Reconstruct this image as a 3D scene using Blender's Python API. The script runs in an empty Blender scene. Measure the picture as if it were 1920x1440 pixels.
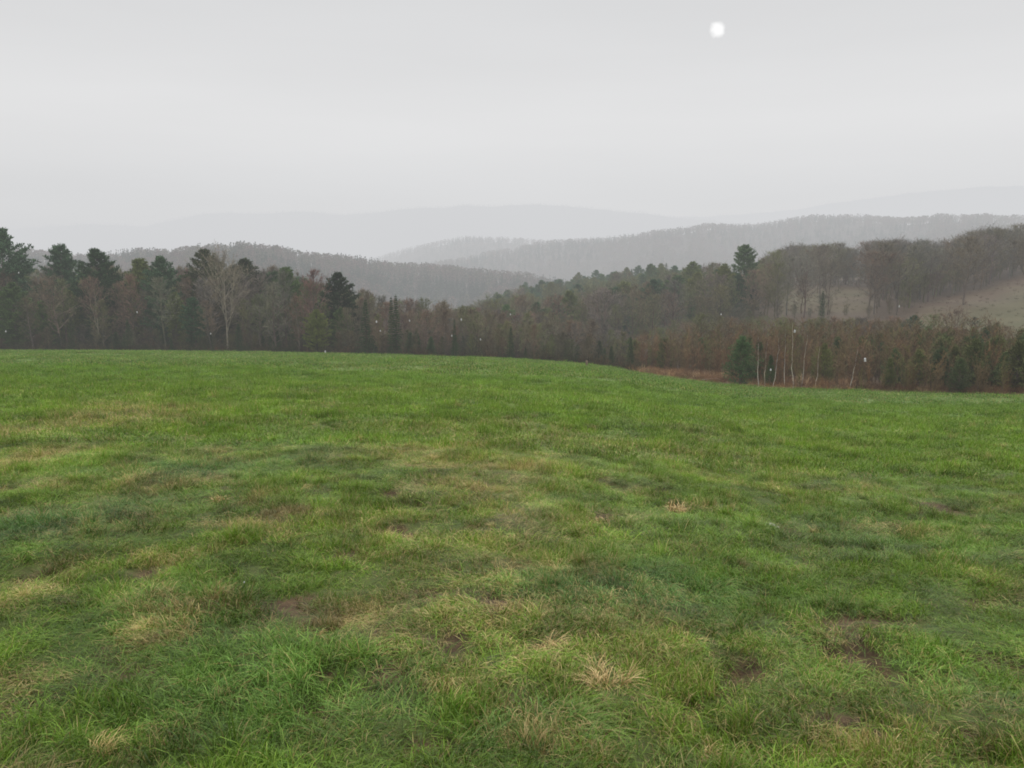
import bpy, math, random
import numpy as np
from math import sin, cos, pi, radians, sqrt, atan2, exp
random.seed(7)
RNG = np.random.default_rng(11)
S = bpy.context.scene
COL = S.collection

# ------------------------------------------------------------------ camera
F = 1500.0                       # focal length in photo pixels (1920 wide)
YH = 470.0                       # eye-level row
PITCH = math.atan((720 - YH) / F)
CAMZ = 1.6
cam_d = bpy.data.cameras.new('camera')
cam = bpy.data.objects.new('camera', cam_d)
COL.objects.link(cam)
cam.location = (0, 0, CAMZ)
cam.rotation_euler = (pi / 2 - PITCH, 0, 0)
cam_d.sensor_width = 36
cam_d.lens = 36 * F / 1920
cam_d.clip_start = 0.05
cam_d.clip_end = 30000
S.camera = cam
CP, SP = cos(PITCH), sin(PITCH)

def ray(u, v):
    """direction of a photo pixel scaled to forward distance 1"""
    a = (np.asarray(u, float) - 960) / F
    b = (720 - np.asarray(v, float)) / F
    y = CP + b * SP
    z = -SP + b * CP
    return a / y, z / y
def P(u, v, Y):
    rx, rz = ray(u, v)
    return rx * Y, Y, CAMZ + rz * Y
def proj(x, y, z):
    zz = np.asarray(z, float) - CAMZ
    dep = y * CP - zz * SP
    up = y * SP + zz * CP
    return 960 + F * x / dep, 720 - F * up / dep

# ------------------------------------------------------------------ noise
def _h(ix, iy, s):
    n = (ix * 374761393 + iy * 668265263 + s * 1442695041) & 0xffffffff
    n = ((n ^ (n >> 13)) * 1274126177) & 0xffffffff
    n = n ^ (n >> 16)
    return (n & 0xffffff) / float(0xffffff)
def vnoise(x, y, s=0):
    x = np.asarray(x, float); y = np.asarray(y, float)
    ix = np.floor(x).astype(np.int64); iy = np.floor(y).astype(np.int64)
    fx = x - ix; fy = y - iy
    fx = fx * fx * (3 - 2 * fx); fy = fy * fy * (3 - 2 * fy)
    a = _h(ix, iy, s); b = _h(ix + 1, iy, s); c = _h(ix, iy + 1, s); d = _h(ix + 1, iy + 1, s)
    return (a + (b - a) * fx) * (1 - fy) + (c + (d - c) * fx) * fy
def fbm(x, y, sc, o=3, s=0):
    t = 0; a = .5; n = 0
    for i in range(o):
        t = t + a * vnoise(x / sc + 17.3 * i, y / sc - 9.1 * i, s + i); n += a; a *= .5; sc *= .5
    return t / n                                   # 0..1
def clamp01(a): return np.clip(a, 0, 1)
def sstep(a, b, x):
    t = clamp01((np.asarray(x, float) - a) / (b - a)); return t * t * (3 - 2 * t)

# ------------------------------------------------------------------ terrain
# columns of the landform: azimuth -> field edge, then what lies beyond it
TAB = {
 -400: [(158,656),(220,664),(300,655),(450,640),(650,625)],
 0:    [(150,657),(200,664),(300,655),(450,640),(650,625)],
 240:  [(148,658),(200,666),(300,658),(450,640),(650,625)],
 480:  [(145,660),(200,668),(300,660),(450,640),(650,625)],
 720:  [(138,665),(200,680),(300,668),(450,635),(650,620)],
 960:  [(128,673),(170,690),(240,670),(330,628),(430,592),(500,577),(650,590)],
 1080: [(121,681),(160,692),(225,668),(315,618),(405,580),(475,560),(650,575)],
 1160: [(116,690),(155,691),(215,662),(305,612),(390,575),(458,551),(600,553)],
 1200: [(104,701),(124,694),(150,692),(210,662),(300,610),(380,572),(450,549),(550,545),(650,560)],
 1330: [(91,719),(111,703),(140,692),(195,640),(260,590),(330,560),(400,545),(500,540),(650,552)],
 1440: [(83,728),(100,709),(130,688),(180,625),(220,578),(265,540),(320,524),(420,518),(650,540)],
 1580: [(79,733),(120,694),(165,630),(205,578),(250,540),(305,522),(410,515),(650,535)],
 1700: [(73,738),(110,698),(150,634),(190,582),(230,552),(290,522),(400,515),(650,530)],
 1920: [(66,742),(100,704),(140,630),(190,562),(240,518),(300,490),(400,480),(650,500)],
 2400: [(58,748),(90,700),(130,610),(180,530),(230,480),(300,450),(400,450),(650,480)],
}
US = np.array(sorted(TAB)); 
AZT = np.arctan((US - 960) / F)
DG = np.exp(np.linspace(math.log(0.2), math.log(12000), 700))
EDGE = np.array([TAB[u][0][0] for u in US], float)
ZT = []
for u in US:
    kn = TAB[u]; e = kn[0][0]
    ye, ve = kn[0]
    _, rz = ray(u, ve); slope = -(float(rz)) - CAMZ / ye
    zs = np.where(DG < e, -slope * DG, 0)
    ks = [(e, -slope * e)]
    for (Y, v) in kn[1:]:
        ks.append((Y, CAMZ + float(ray(u, v)[1]) * Y))
    lastz = ks[-1][1]
    ks += [(1200, lastz - 35), (12000, lastz - 60)]
    kz = np.interp(np.log(DG), np.log([k[0] for k in ks]), [k[1] for k in ks])
    z = np.where(DG < e, zs, kz)
    k = np.exp(-np.linspace(-2, 2, 25) ** 2); k /= k.sum()
    zsm = np.convolve(np.pad(z, 12, 'edge'), k, 'valid')
    w = sstep(e * .93, e * 1.1, DG)
    ZT.append(z * (1 - w) + zsm * w)
ZT = np.array(ZT)
# finer azimuth table, smoothed
AZF = np.linspace(-1.1, 1.1, 221)
ZF = np.array([np.interp(AZF, AZT, ZT[:, j]) for j in range(len(DG))]).T
k = np.exp(-np.linspace(-2, 2, 9) ** 2); k /= k.sum()
ZF = np.apply_along_axis(lambda c: np.convolve(np.pad(c, 4, 'edge'), k, 'valid'), 0, ZF)
LOGD = np.log(DG)
def base_z(x, y):
    az = np.arctan2(x, y); d = np.maximum(np.hypot(x, y) * np.cos(np.clip(az, -1.0, 1.0)), .21)
    d = np.where(np.abs(az) > 1.0, np.maximum(np.hypot(x, y) * .55, .21), d)
    a = np.clip((az + 1.1) / 2.2 * 220, 0, 219.999); ia = a.astype(int); fa = a - ia
    l = np.clip((np.log(d) - LOGD[0]) / (LOGD[-1] - LOGD[0]) * (len(DG) - 1), 0, len(DG) - 1.001); il = l.astype(int); fl = l - il
    z = (ZF[ia, il] * (1 - fl) + ZF[ia, il + 1] * fl) * (1 - fa) + (ZF[ia + 1, il] * (1 - fl) + ZF[ia + 1, il + 1] * fl) * fa
    back = sstep(1.1, 2.6, np.abs(az))
    return z * (1 - back * .8)
def edge_d(x, y):
    az = np.arctan2(x, y)
    e = np.interp(np.clip(az, -1.1, 1.1), AZT, EDGE)
    return e
# muddy hollows, as seen: (u, v, half width px, half height px, depth m)
SOIL = [(1590,1362,95,26,.07),(1500,1345,60,14,.05),(1655,1400,40,25,.05),(600,1312,34,34,.09),(540,1128,55,20,.05),(850,1207,45,24,.07),(845,1395,60,26,.08),
        (790,1395,40,20,.06),(1300,1335,42,20,.06),(1385,1255,60,20,.06),(1550,1215,30,18,.07),(1120,974,36,9,.05),(1020,1320,50,14,.05),
        (930,1310,30,14,.04),(230,1210,50,12,.05),(380,1195,60,16,.05),(280,1070,40,16,.05),(760,1000,28,10,.05),(1265,950,20,8,.03),
        (1690,1175,26,14,.05),(1850,1135,40,14,.05),(1905,1240,30,22,.06),(1640,1250,25,12,.05),(1460,985,34,14,.06),(1775,955,30,10,.04),(820,1110,50,9,.04),(940,1125,40,10,.04),
        (40,1080,50,14,.04),(310,1395,30,14,.05),(1820,1385,60,18,.05),(1000,1215,30,10,.05),(655,1045,26,8,.03),(1345,1290,40,10,.04),(1230,1240,30,9,.04),(600,1260,30,10,.03)]
def hit(u, v, lo=1.5, hi=700):
    Y = np.exp(np.linspace(math.log(lo), math.log(hi), 2400))
    rx, rz = ray(u, v)
    zz = CAMZ + rz * Y
    g = base_z(rx * Y, Y)
    i = np.argmax(zz < g)
    y = float(Y[i] if zz[i] < g[i] else hi)
    return float(rx) * y, y
SOILW = []
for (u, v, ru, rv, dep) in SOIL:
    x, y = hit(u, v)
    x1, y1 = hit(u, v - rv); x2, y2 = hit(u, v + rv)
    SOILW.append((x, y, ru / F * y * 1.2, max((y1 - y2) / 2, .03) * 1.25, dep * 1.3))
def soil_mask(x, y):
    m = np.zeros(np.shape(x)); dz = np.zeros(np.shape(x))
    wob = (fbm(x, y, .22, 3, 41) - .5) * 1.5
    for (cx, cy, rx, ry, dep) in SOILW:
        q = ((x - cx) / rx) ** 2 + ((y - cy) / ry) ** 2
        g = clamp01(1.35 - q - wob)
        m = np.maximum(m, g); dz = np.maximum(dz, dep * np.exp(-q * .8))
    d = np.hypot(x, y)
    pk = clamp01((fbm(x, y, .6, 3, 43) - .71) * 10) * (1 - sstep(7, 13, d))
    m = np.maximum(m, pk); dz = np.maximum(dz, pk * .05)
    return m, dz
def relief(x, y):
    d = np.hypot(x, y)
    fe = 1 - sstep(.96, 1.04, y / edge_d(x, y))
    n = (fbm(x, y, .75, 3, 1) - .5) * .17 * (1 - sstep(18, 45, d))
    n = n + (fbm(x, y, 5, 3, 5) - .5) * .20 * sstep(2, 10, d)
    q = y / edge_d(x, y)
    n = n + (fbm(x, y, 28, 2, 9) - .5) * .8 * sstep(15, 50, d) * (1 - sstep(.7, .95, q))
    far = (fbm(x, y, 30, 3, 14) - .5) * 2.0 * sstep(1.3, 1.7, q)
    return n * (.3 + .7 * fe) + far
def height(x, y):
    x = np.asarray(x, float); y = np.asarray(y, float)
    _, dz = soil_mask(x, y)
    near = (np.hypot(x, y) < 40)
    return base_z(x, y) + relief(x, y) - dz * near
Z0 = float(height(0., 0.01))

# ---- colour zones of the meadow, as blobs in the photo turned into ground positions
def blobs(lst):
    out = []
    for (u, v, ru, rv, a) in lst:
        x, y = hit(u, v); x1, y1 = hit(u, max(v - rv, 668)); x2, y2 = hit(u, v + rv)
        out.append((x, y, ru / F * y, max((y1 - y2) / 2, .05), a))
    return out
DRYB = blobs([(290,778,110,20,.55),(200,765,60,14,.4),(100,850,110,22,.4),(60,800,80,30,.3),(20,870,60,40,.25),(900,870,160,22,.22),(1020,880,90,22,.2),(1330,860,150,20,.26),
              (1480,880,90,30,.16),(1570,835,70,10,.2),(700,850,160,30,.16),(740,990,90,28,.25),(560,985,80,24,.2),(1900,1110,60,60,.25),(1720,1000,60,14,.14),
              (270,1110,40,18,.35),(610,1170,70,40,.24),(850,1290,90,30,.3),(1200,1240,180,60,.12),(1550,1190,200,60,.12),(1330,1400,200,50,.16),(1700,1330,160,60,.16),(640,1370,90,30,.18),
              (1290,1045,60,16,.3),(1870,1330,60,60,.15),(250,1400,70,40,.18),(420,1300,60,30,.12),(30,1110,60,20,.15),(980,1000,120,30,.12),(480,940,120,20,.15),(1240,1120,50,16,.12)])
BLUB = blobs([(350,880,130,26,.7),(560,860,60,14,.5),(100,980,130,60,.6),(300,960,150,60,.35),(280,1150,160,80,.45),(520,1220,250,120,.38),(450,1330,300,100,.35),(1250,1100,180,40,.6),(1130,1130,160,40,.5),
              (1650,1010,220,50,.45),(1800,950,120,40,.3),(980,1390,160,60,.6),(1800,1300,120,80,.3),(1000,1100,100,40,.35),(760,1290,60,60,.45),(1560,1270,120,40,.2)])
def field_attr(x, y):
    d = np.hypot(x, y)
    dry = clamp01((fbm(x, y, 2.2, 4, 21) - .48) * 2.4) * .34 * (1 - .75 * sstep(18, 45, d))
    dry = dry + clamp01((fbm(x, y, .5, 3, 22) - .56) * 5) * .4 * (1 - sstep(8, 20, d))
    dry = dry * (.75 + .5 * (1 - sstep(-1, 2.5, x))) + .085
    blu = clamp01((fbm(x, y, 1.6, 3, 25) - .5) * 2) * .35
    for (cx, cy, rx, ry, a) in DRYB:
        q = ((x - cx) / rx) ** 2 + ((y - cy) / ry) ** 2
        dry = dry + .72 * a * np.exp(-q) * (.5 + 1.0 * fbm(x, y, .6, 3, 26))
    for (cx, cy, rx, ry, a) in BLUB:
        q = ((x - cx) / rx) ** 2 + ((y - cy) / ry) ** 2
        blu = blu + a * np.exp(-q)
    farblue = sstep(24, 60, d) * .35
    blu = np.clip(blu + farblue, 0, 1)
    return np.clip(dry, 0, .95), blu

# ------------------------------------------------------------------ materials
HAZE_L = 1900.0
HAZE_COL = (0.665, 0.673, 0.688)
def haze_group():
    g = bpy.data.node_groups.new('painted_haze', 'ShaderNodeTree')
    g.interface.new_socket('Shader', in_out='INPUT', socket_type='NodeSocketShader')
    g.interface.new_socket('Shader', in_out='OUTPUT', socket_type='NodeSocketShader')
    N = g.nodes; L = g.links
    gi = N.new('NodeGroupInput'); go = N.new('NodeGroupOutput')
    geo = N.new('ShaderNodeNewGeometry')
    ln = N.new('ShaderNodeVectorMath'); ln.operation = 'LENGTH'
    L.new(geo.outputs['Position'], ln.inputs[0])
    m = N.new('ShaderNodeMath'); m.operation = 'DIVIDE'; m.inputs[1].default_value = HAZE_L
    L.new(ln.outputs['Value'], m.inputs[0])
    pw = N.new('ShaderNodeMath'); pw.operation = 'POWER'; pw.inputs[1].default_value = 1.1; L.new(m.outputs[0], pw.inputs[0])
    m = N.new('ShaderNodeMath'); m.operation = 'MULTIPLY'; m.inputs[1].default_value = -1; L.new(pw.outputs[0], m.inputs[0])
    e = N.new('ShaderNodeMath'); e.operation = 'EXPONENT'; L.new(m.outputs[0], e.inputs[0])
    em = N.new('ShaderNodeEmission'); em.inputs['Color'].default_value = (*HAZE_COL, 1); em.inputs['Strength'].default_value = 1  # haze painted into the materials: glow mixed in by distance from the origin
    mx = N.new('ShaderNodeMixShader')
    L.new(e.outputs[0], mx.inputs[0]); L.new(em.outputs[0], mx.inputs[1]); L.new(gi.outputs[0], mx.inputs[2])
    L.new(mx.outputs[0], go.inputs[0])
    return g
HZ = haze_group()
class M:
    def __init__(s, name, haze=True):
        s.m = bpy.data.materials.new(name); s.m.use_nodes = True
        s.m.cycles.emission_sampling = 'NONE'
        s.N = s.m.node_tree.nodes; s.L = s.m.node_tree.links
        s.bs = s.N['Principled BSDF']; s.out = s.N['Material Output']; s.haze = haze
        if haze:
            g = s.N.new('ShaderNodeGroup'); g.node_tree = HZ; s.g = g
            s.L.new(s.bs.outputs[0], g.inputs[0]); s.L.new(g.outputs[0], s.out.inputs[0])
    def n(s, t, **kw):
        n = s.N.new(t)
        for k_, v in kw.items(): setattr(n, k_, v)
        return n
    def link(s, a, b): s.L.new(a, b)
    def val(s, sock, v): sock.default_value = v
    def mix(s, f, a, b, mode='MIX'):
        n = s.N.new('ShaderNodeMix'); n.data_type = 'RGBA'; n.blend_type = mode
        for sock, v in ((n.inputs[0], f), (n.inputs[6], a), (n.inputs[7], b)):
            if hasattr(v, 'is_output'): s.L.new(v, sock)
            elif isinstance(v, (int, float)): sock.default_value = v
            else: sock.default_value = (*v, 1) if len(v) == 3 else v
        return n.outputs[2]
    def math(s, op, a, b=0.0, c=None):
        n = s.N.new('ShaderNodeMath'); n.operation = op
        vals = [a, b] if c is None else [a, b, c]
        for i, v in enumerate(vals):
            if hasattr(v, 'is_output'): s.L.new(v, n.inputs[i])
            else: n.inputs[i].default_value = v
        return n.outputs[0]
    def noise(s, scale, detail=3, rough=.55, vec=None):
        n = s.N.new('ShaderNodeTexNoise'); n.inputs['Scale'].default_value = scale; n.inputs['Detail'].default_value = detail; n.inputs['Roughness'].default_value = rough
        if vec is None:
            g = s.N.new('ShaderNodeNewGeometry'); vec = g.outputs['Position']
        s.L.new(vec, n.inputs['Vector'])
        return n.outputs['Fac']
    def ramp(s, f, lo, hi):
        n = s.N.new('ShaderNodeMapRange'); n.inputs[1].default_value = lo; n.inputs[2].default_value = hi
        s.L.new(f, n.inputs[0]); return n.outputs[0]

def mat_twig(name, inst, rough=.85, lum=1.0, translucent=False):
    m = M(name)
    if inst:
        a = m.n('ShaderNodeAttribute', attribute_type='INSTANCER', attribute_name='tint'); col = a.outputs['Color']
    else:
        a = m.n('ShaderNodeObjectInfo'); col = a.outputs['Color']
    # uneven bud and bark colour through the crown
    n1 = m.noise(.55, 2); n2 = m.noise(6, 2)
    f = m.ramp(n1, .3, .7)
    c = m.mix(f, m.mix(1.0, col, (.72, .74, .78), 'MULTIPLY'), m.mix(1.0, col, (1.25, 1.2, 1.08), 'MULTIPLY'))
    c = m.mix(m.ramp(n2, .3, .75), c, m.mix(1.0, c, (1.25, 1.22, 1.15), 'MULTIPLY'))
    if lum != 1: c = m.mix(1.0, c, (lum, lum, lum), 'MULTIPLY')
    m.link(c, m.bs.inputs['Base Color'])
    m.bs.inputs['Roughness'].default_value = rough; m.bs.inputs['Specular IOR Level'].default_value = .25
    return m.m
MT_CROWN = mat_twig('crown_twigs_and_needles', False)
MT_TRUNK = mat_twig('bark', False)
MT_CROWN_I = mat_twig('woodland_crown', True)

# meadow ground
def mat_ground():
    m = M('meadow_ground')
    a = m.n('ShaderNodeAttribute', attribute_type='GEOMETRY', attribute_name='gcol')
    n1 = m.noise(9, 5, .7); n2 = m.noise(55, 4, .7); n3 = m.noise(1.3, 4, .6)
    c = m.mix(m.ramp(n1, .3, .7), m.mix(1.0, a.outputs['Color'], (.68, .7, .66), 'MULTIPLY'), m.mix(1.0, a.outputs['Color'], (1.3, 1.26, 1.2), 'MULTIPLY'))
    c = m.mix(m.ramp(n2, .3, .7), m.mix(1.0, c, (.7, .7, .7), 'MULTIPLY'), m.mix(1.0, c, (1.25, 1.25, 1.2), 'MULTIPLY'))
    c = m.mix(m.ramp(n3, .35, .65), m.mix(1.0, c, (.88, .92, .9), 'MULTIPLY'), m.mix(1.0, c, (1.1, 1.06, 1.0), 'MULTIPLY'))
    m.link(c, m.bs.inputs['Base Color'])
    m.bs.inputs['Roughness'].default_value = .8; m.bs.inputs['Specular IOR Level'].default_value = .25
    b = m.n('ShaderNodeBump'); b.inputs['Strength'].default_value = .6; b.inputs['Distance'].default_value = .03
    m.link(n2, b.inputs['Height']); m.link(b.outputs[0], m.bs.inputs['Normal'])
    return m.m
MG = mat_ground()
def mat_grass():
    m = M('grass_blades')
    dry = m.n('ShaderNodeAttribute', attribute_type='INSTANCER', attribute_name='dry').outputs['Fac']
    blu = m.n('ShaderNodeAttribute', attribute_type='INSTANCER', attribute_name='blue').outputs['Fac']
    shd = m.n('ShaderNodeAttribute', attribute_type='INSTANCER', attribute_name='shade').outputs['Fac']
    ba = m.n('ShaderNodeAttribute', attribute_type='GEOMETRY', attribute_name='blade')
    sep = m.n('ShaderNodeSeparateColor'); m.link(ba.outputs['Color'], sep.inputs[0])
    br, bt, b2 = sep.outputs[0], sep.outputs[1], sep.outputs[2]
    g = m.mix(b2, (.108, .222, .013), (.225, .350, .034))          # yellow-green
    gb = m.mix(b2, (.066, .190, .030), (.150, .290, .075))        # cool deep green
    c = m.mix(blu, g, gb)
    st = m.mix(b2, (.36, .265, .095), (.56, .46, .20))             # straw
    isdry = m.math('LESS_THAN', br, dry)
    tip = m.math('MULTIPLY', m.ramp(bt, .55, 1.0), m.math('MULTIPLY', dry, .9))
    c = m.mix(tip, c, (.27, .23, .07))
    c = m.mix(isdry, c, st)
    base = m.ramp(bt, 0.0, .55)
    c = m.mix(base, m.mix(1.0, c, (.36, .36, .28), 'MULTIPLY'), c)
    sc = m.n('ShaderNodeCombineColor')
    for i in range(3): m.link(shd, sc.inputs[i])
    c = m.mix(1.0, c, sc.outputs[0], 'MULTIPLY')
    m.link(c, m.bs.inputs['Base Color'])
    m.bs.inputs['Roughness'].default_value = .42; m.bs.inputs['Specular IOR Level'].default_value = .22
    tr = m.n('ShaderNodeBsdfTranslucent'); m.link(c, tr.inputs[0])
    mx = m.n('ShaderNodeMixShader'); mx.inputs[0].default_value = .22
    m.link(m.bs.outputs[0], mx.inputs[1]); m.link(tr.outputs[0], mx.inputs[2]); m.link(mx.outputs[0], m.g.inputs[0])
    return m.m
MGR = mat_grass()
def mat_plain(name, c1, c2, scale=8, rough=.8, spec=.3, haze=True, bump=.3):
    m = M(name, haze)
    n1 = m.noise(scale, 5, .65)
    m.link(m.mix(m.ramp(n1, .3, .7), c1, c2), m.bs.inputs['Base Color'])
    m.bs.inputs['Roughness'].default_value = rough; m.bs.inputs['Specular IOR Level'].default_value = spec
    b = m.n('ShaderNodeBump'); b.inputs['Strength'].default_value = bump; b.inputs['Distance'].default_value = .02
    m.link(n1, b.inputs['Height']); m.link(b.outputs[0], m.bs.inputs['Normal'])
    return m.m

# ------------------------------------------------------------------ mesh helpers
def mesh_np(name, V, Fc, mat, cols=None, smooth=False, nside=None):
    """V (n,3) array, Fc (m,k) int array or list of tuples"""
    me = bpy.data.meshes.new(name)
    if isinstance(Fc, np.ndarray):
        nf, kk = Fc.shape
        me.vertices.add(len(V)); me.vertices.foreach_set('co', np.asarray(V, np.float32).ravel())
        me.loops.add(nf * kk); me.loops.foreach_set('vertex_index', Fc.astype(np.int32).ravel())
        me.polygons.add(nf); me.polygons.foreach_set('loop_start', np.arange(0, nf * kk, kk, dtype=np.int32))
        me.polygons.foreach_set('loop_total', np.full(nf, kk, np.int32))
        me.update(calc_edges=True)
    else:
        me.from_pydata([tuple(v) for v in V], [], Fc)
    if mat: me.materials.append(mat)
    if cols is not None:
        for nm, arr in cols.items():
            at = me.attributes.new(nm, 'FLOAT_COLOR', 'POINT')
            at.data.foreach_set('color', np.asarray(arr, np.float32).ravel())
    if smooth: me.polygons.foreach_set('use_smooth', np.ones(len(me.polygons), bool))
    me.update()
    return me
def link(name, me, parent=None, loc=None):
    o = bpy.data.objects.new(name, me); COL.objects.link(o)
    if parent: o.parent = parent
    if loc is not None: o.location = loc
    return o
def tag(o, label=None, cat=None, group=None, kind=None):
    if label: o['label'] = label
    if cat: o['category'] = cat
    if group: o['group'] = group
    if kind: o['kind'] = kind
    return o
class MB:
    """collects tubes and slivers for one mesh"""
    def __init__(s): s.V = []; s.T = []
    def tube(s, pts, rs, sides=3, cap=False):
        n0 = len(s.V); n = len(pts)
        for i, p in enumerate(pts):
            a = pts[max(i - 1, 0)]; b = pts[min(i + 1, n - 1)]
            d = np.subtract(b, a); d = d / (np.linalg.norm(d) + 1e-9)
            up = np.array((1., 0, 0)) if abs(d[2]) > .9 else np.array((0, 0, 1.))
            e1 = np.cross(d, up); e1 /= np.linalg.norm(e1); e2 = np.cross(d, e1)
            for q in range(sides):
                t = 2 * pi * q / sides
                s.V.append(np.asarray(p) + (e1 * cos(t) + e2 * sin(t)) * rs[i])
        for i in range(n - 1):
            for q in range(sides):
                a = n0 + i * sides + q; b = n0 + i * sides + (q + 1) % sides
                s.T.append((a, b, b + sides)); s.T.append((a, b + sides, a + sides))
        if cap:
            c = len(s.V); s.V.append(np.asarray(pts[-1])); o = n0 + (n - 1) * sides
            for q in range(sides): s.T.append((o + q, o + (q + 1) % sides, c))
    def sliver(s, p, d, ln, w, side=None):
        d = np.asarray(d, float); d = d / (np.linalg.norm(d) + 1e-9)
        r = RNG.normal(size=3) if side is None else side
        e = np.cross(d, r); e /= (np.linalg.norm(e) + 1e-9)
        n0 = len(s.V); p = np.asarray(p, float)
        s.V += [p - e * w / 2, p + e * w / 2, p + d * ln]
        s.T.append((n0, n0 + 1, n0 + 2))
    def leafq(s, p, d, ln, w):
        d = np.asarray(d, float); d = d / (np.linalg.norm(d) + 1e-9)
        e = np.cross(d, RNG.normal(size=3)); e /= (np.linalg.norm(e) + 1e-9)
        n0 = len(s.V); p = np.asarray(p, float)
        s.V += [p, p + d * ln * .5 + e * w / 2, p + d * ln, p + d * ln * .5 - e * w / 2]
        s.T.append((n0, n0 + 1, n0 + 2)); s.T.append((n0, n0 + 2, n0 + 3))
    def mesh(s, name, mat): return mesh_np(name, np.array(s.V), np.array(s.T), mat)

def vec(az, el): return np.array((cos(az) * cos(el), sin(az) * cos(el), sin(el)))
U = random.uniform

# ------------------------------------------------------------------ tree kinds (unit height, scaled per tree)
def bare_tree(H=14, cb=.35, spread=.24, nl=34, lean=.0, forks=0, tw=.040, elev=(28, 58), sub=8, twn=8, r0=.15):
    A = MB(); B = MB()
    def trunkpath(az0, t0, base, top, rad):
        pts = []; rs = []; n = 9; x = base.copy()
        wob = np.zeros(2)
        for i in range(n + 1):
            t = i / n
            p = base + (top - base) * t
            wob += RNG.normal(size=2) * H * .008
            pts.append(np.array((p[0] + wob[0], p[1] + wob[1], p[2]))); rs.append(rad * (1 - t) ** .8 + .012)
        return pts, rs
    stems = []
    base = np.array((0, 0, -.4)); top = np.array((U(-lean, lean) * H, U(-lean, lean) * H, H))
    stems.append((*trunkpath(0, 0, base, top, r0), cb))
    for k_ in range(forks):
        t = U(.25, .45); i = int(t * 9); b = stems[0][0][i]
        az = U(0, 2 * pi)
        tp = b + vec(az, radians(U(62, 74))) * (H * U(.85, .98) - b[2]) / sin(radians(68))
        stems.append((*trunkpath(0, 0, b, tp, r0 * .6), .15))
    for (pts, rs, c0) in stems:
        A.tube(pts, rs, 6)
        nn = nl if len(stems) == 1 else int(nl / len(stems) * 1.15)
        for j in range(nn):
            t = c0 + (1 - c0) * ((j + U(0, 1)) / nn) ** .85 * .97
            f = t * 9; i = min(int(f), 8); p = pts[i] + (pts[i + 1] - pts[i]) * (f - i)
            az = j * 2.4 + U(-.5, .5)
            tt = (t - c0) / (1 - c0)
            prof = (sin(pi * min(1, tt * .86 + .16)) ** .7) * (1.15 - .38 * tt)
            ln = H * spread * prof * U(.6, 1.15) + .4
            el = radians(U(*elev)) * (.8 + .4 * tt)
            path = [p]; d = vec(az, el); segs = 4
            for q in range(segs):
                d = d + np.array((0, 0, .10)) + RNG.normal(size=3) * .13; d /= np.linalg.norm(d)
                path.append(path[-1] + d * ln / segs)
            r = max(.02, rs[i] * .38)
            A.tube(path, [r * (1 - q / (segs + .8)) + .006 for q in range(segs + 1)], 3)
            for q in range(sub):
                f2 = U(.6, segs - .01); i2 = int(f2); p2 = path[i2] + (path[i2 + 1] - path[i2]) * (f2 - i2)
                dd = path[i2 + 1] - path[i2]; dd = dd / np.linalg.norm(dd) + RNG.normal(size=3) * .62 + np.array((0, 0, .35)); dd /= np.linalg.norm(dd)
                l2 = ln * U(.22, .48) + .25
                p3 = p2 + dd * l2 * .5; d3 = dd + RNG.normal(size=3) * .25 + np.array((0, 0, .15)); d3 /= np.linalg.norm(d3); p4 = p3 + d3 * l2 * .5
                B.tube([p2, p3, p4], [.017, .012, .005], 3)
                for w in range(twn):
                    s0 = U(.2, 1); pp = p2 + (p4 - p2) * s0
                    dt = d3 + RNG.normal(size=3) * .6 + np.array((0, 0, .25))
                    B.sliver(pp, dt, U(.3, .75), tw)
    return A.mesh('trunk_mesh', MT_TRUNK), B.mesh('crown_mesh', MT_CROWN), H

def pine_tree(H=16, cb=.28, spread=.2, top_round=.5, dens=1.0, gap=.08, fol=1.0, peak=2.5):
    A = MB(); B = MB()
    pts = []; x = np.zeros(3)
    wob = np.zeros(2)
    for i in range(11):
        t = i / 10; wob += RNG.normal(size=2) * .05
        pts.append(np.array((wob[0], wob[1], -.4 + (H + .4) * t)))
    A.tube(pts, [.2 * (1 - i / 10.6) + .012 for i in range(11)], 6)
    z = H * cb; k_ = 0
    while z < H * .985:
        t = (z - H * cb) / (H * (1 - cb))
        prof = min(1, (1 - t) * peak) ** top_round * (.6 + .4 * min(1, t * 3 + .25))
        nb = random.choice((4, 5, 5, 6))
        f = z / H * 10; i = min(int(f), 9); p = pts[i] + (pts[i + 1] - pts[i]) * (f - i)
        a0 = U(0, 6.28)
        for b in range(nb):
            if random.random() < gap: continue
            az = a0 + b * 2 * pi / nb + U(-.3, .3)
            ln = H * spread * prof * U(.7, 1.15) + .12
            el = radians(U(2, 18) + 18 * t)
            path = [p]; d = vec(az, el)
            for q in range(4):
                d = d + np.array((0, 0, .07)) + RNG.normal(size=3) * .06; d /= np.linalg.norm(d)
                path.append(path[-1] + d * ln / 4)
            A.tube(path, [.045 * (1 - q / 5) for q in range(5)], 3)
            ncl = max(2, int((7 + ln * 3.4) * dens / fol))
            for c in range(ncl):
                f2 = 4 * (.25 + .75 * (c + U(0, 1)) / ncl); f2 = min(f2, 3.99); i2 = int(f2)
                pc = path[i2] + (path[i2 + 1] - path[i2]) * (f2 - i2)
                off = np.cross(d, (0, 0, 1)); off = off * U(-1, 1) * ln * .24 * (1.15 - f2 / 5)
                pc = pc + off + np.array((0, 0, U(-.05, .18)))
                for q in range(12):
                    dn = d * .5 + RNG.normal(size=3) * .6 + np.array((0, 0, .45))
                    B.leafq(pc + RNG.normal(size=3) * .10, dn, U(.26, .48) * fol, U(.09, .15) * fol)
        z += H * U(.03, .045)
    return A.mesh('trunk_mesh', MT_TRUNK), B.mesh('crown_mesh', MT_CROWN), H

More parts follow.
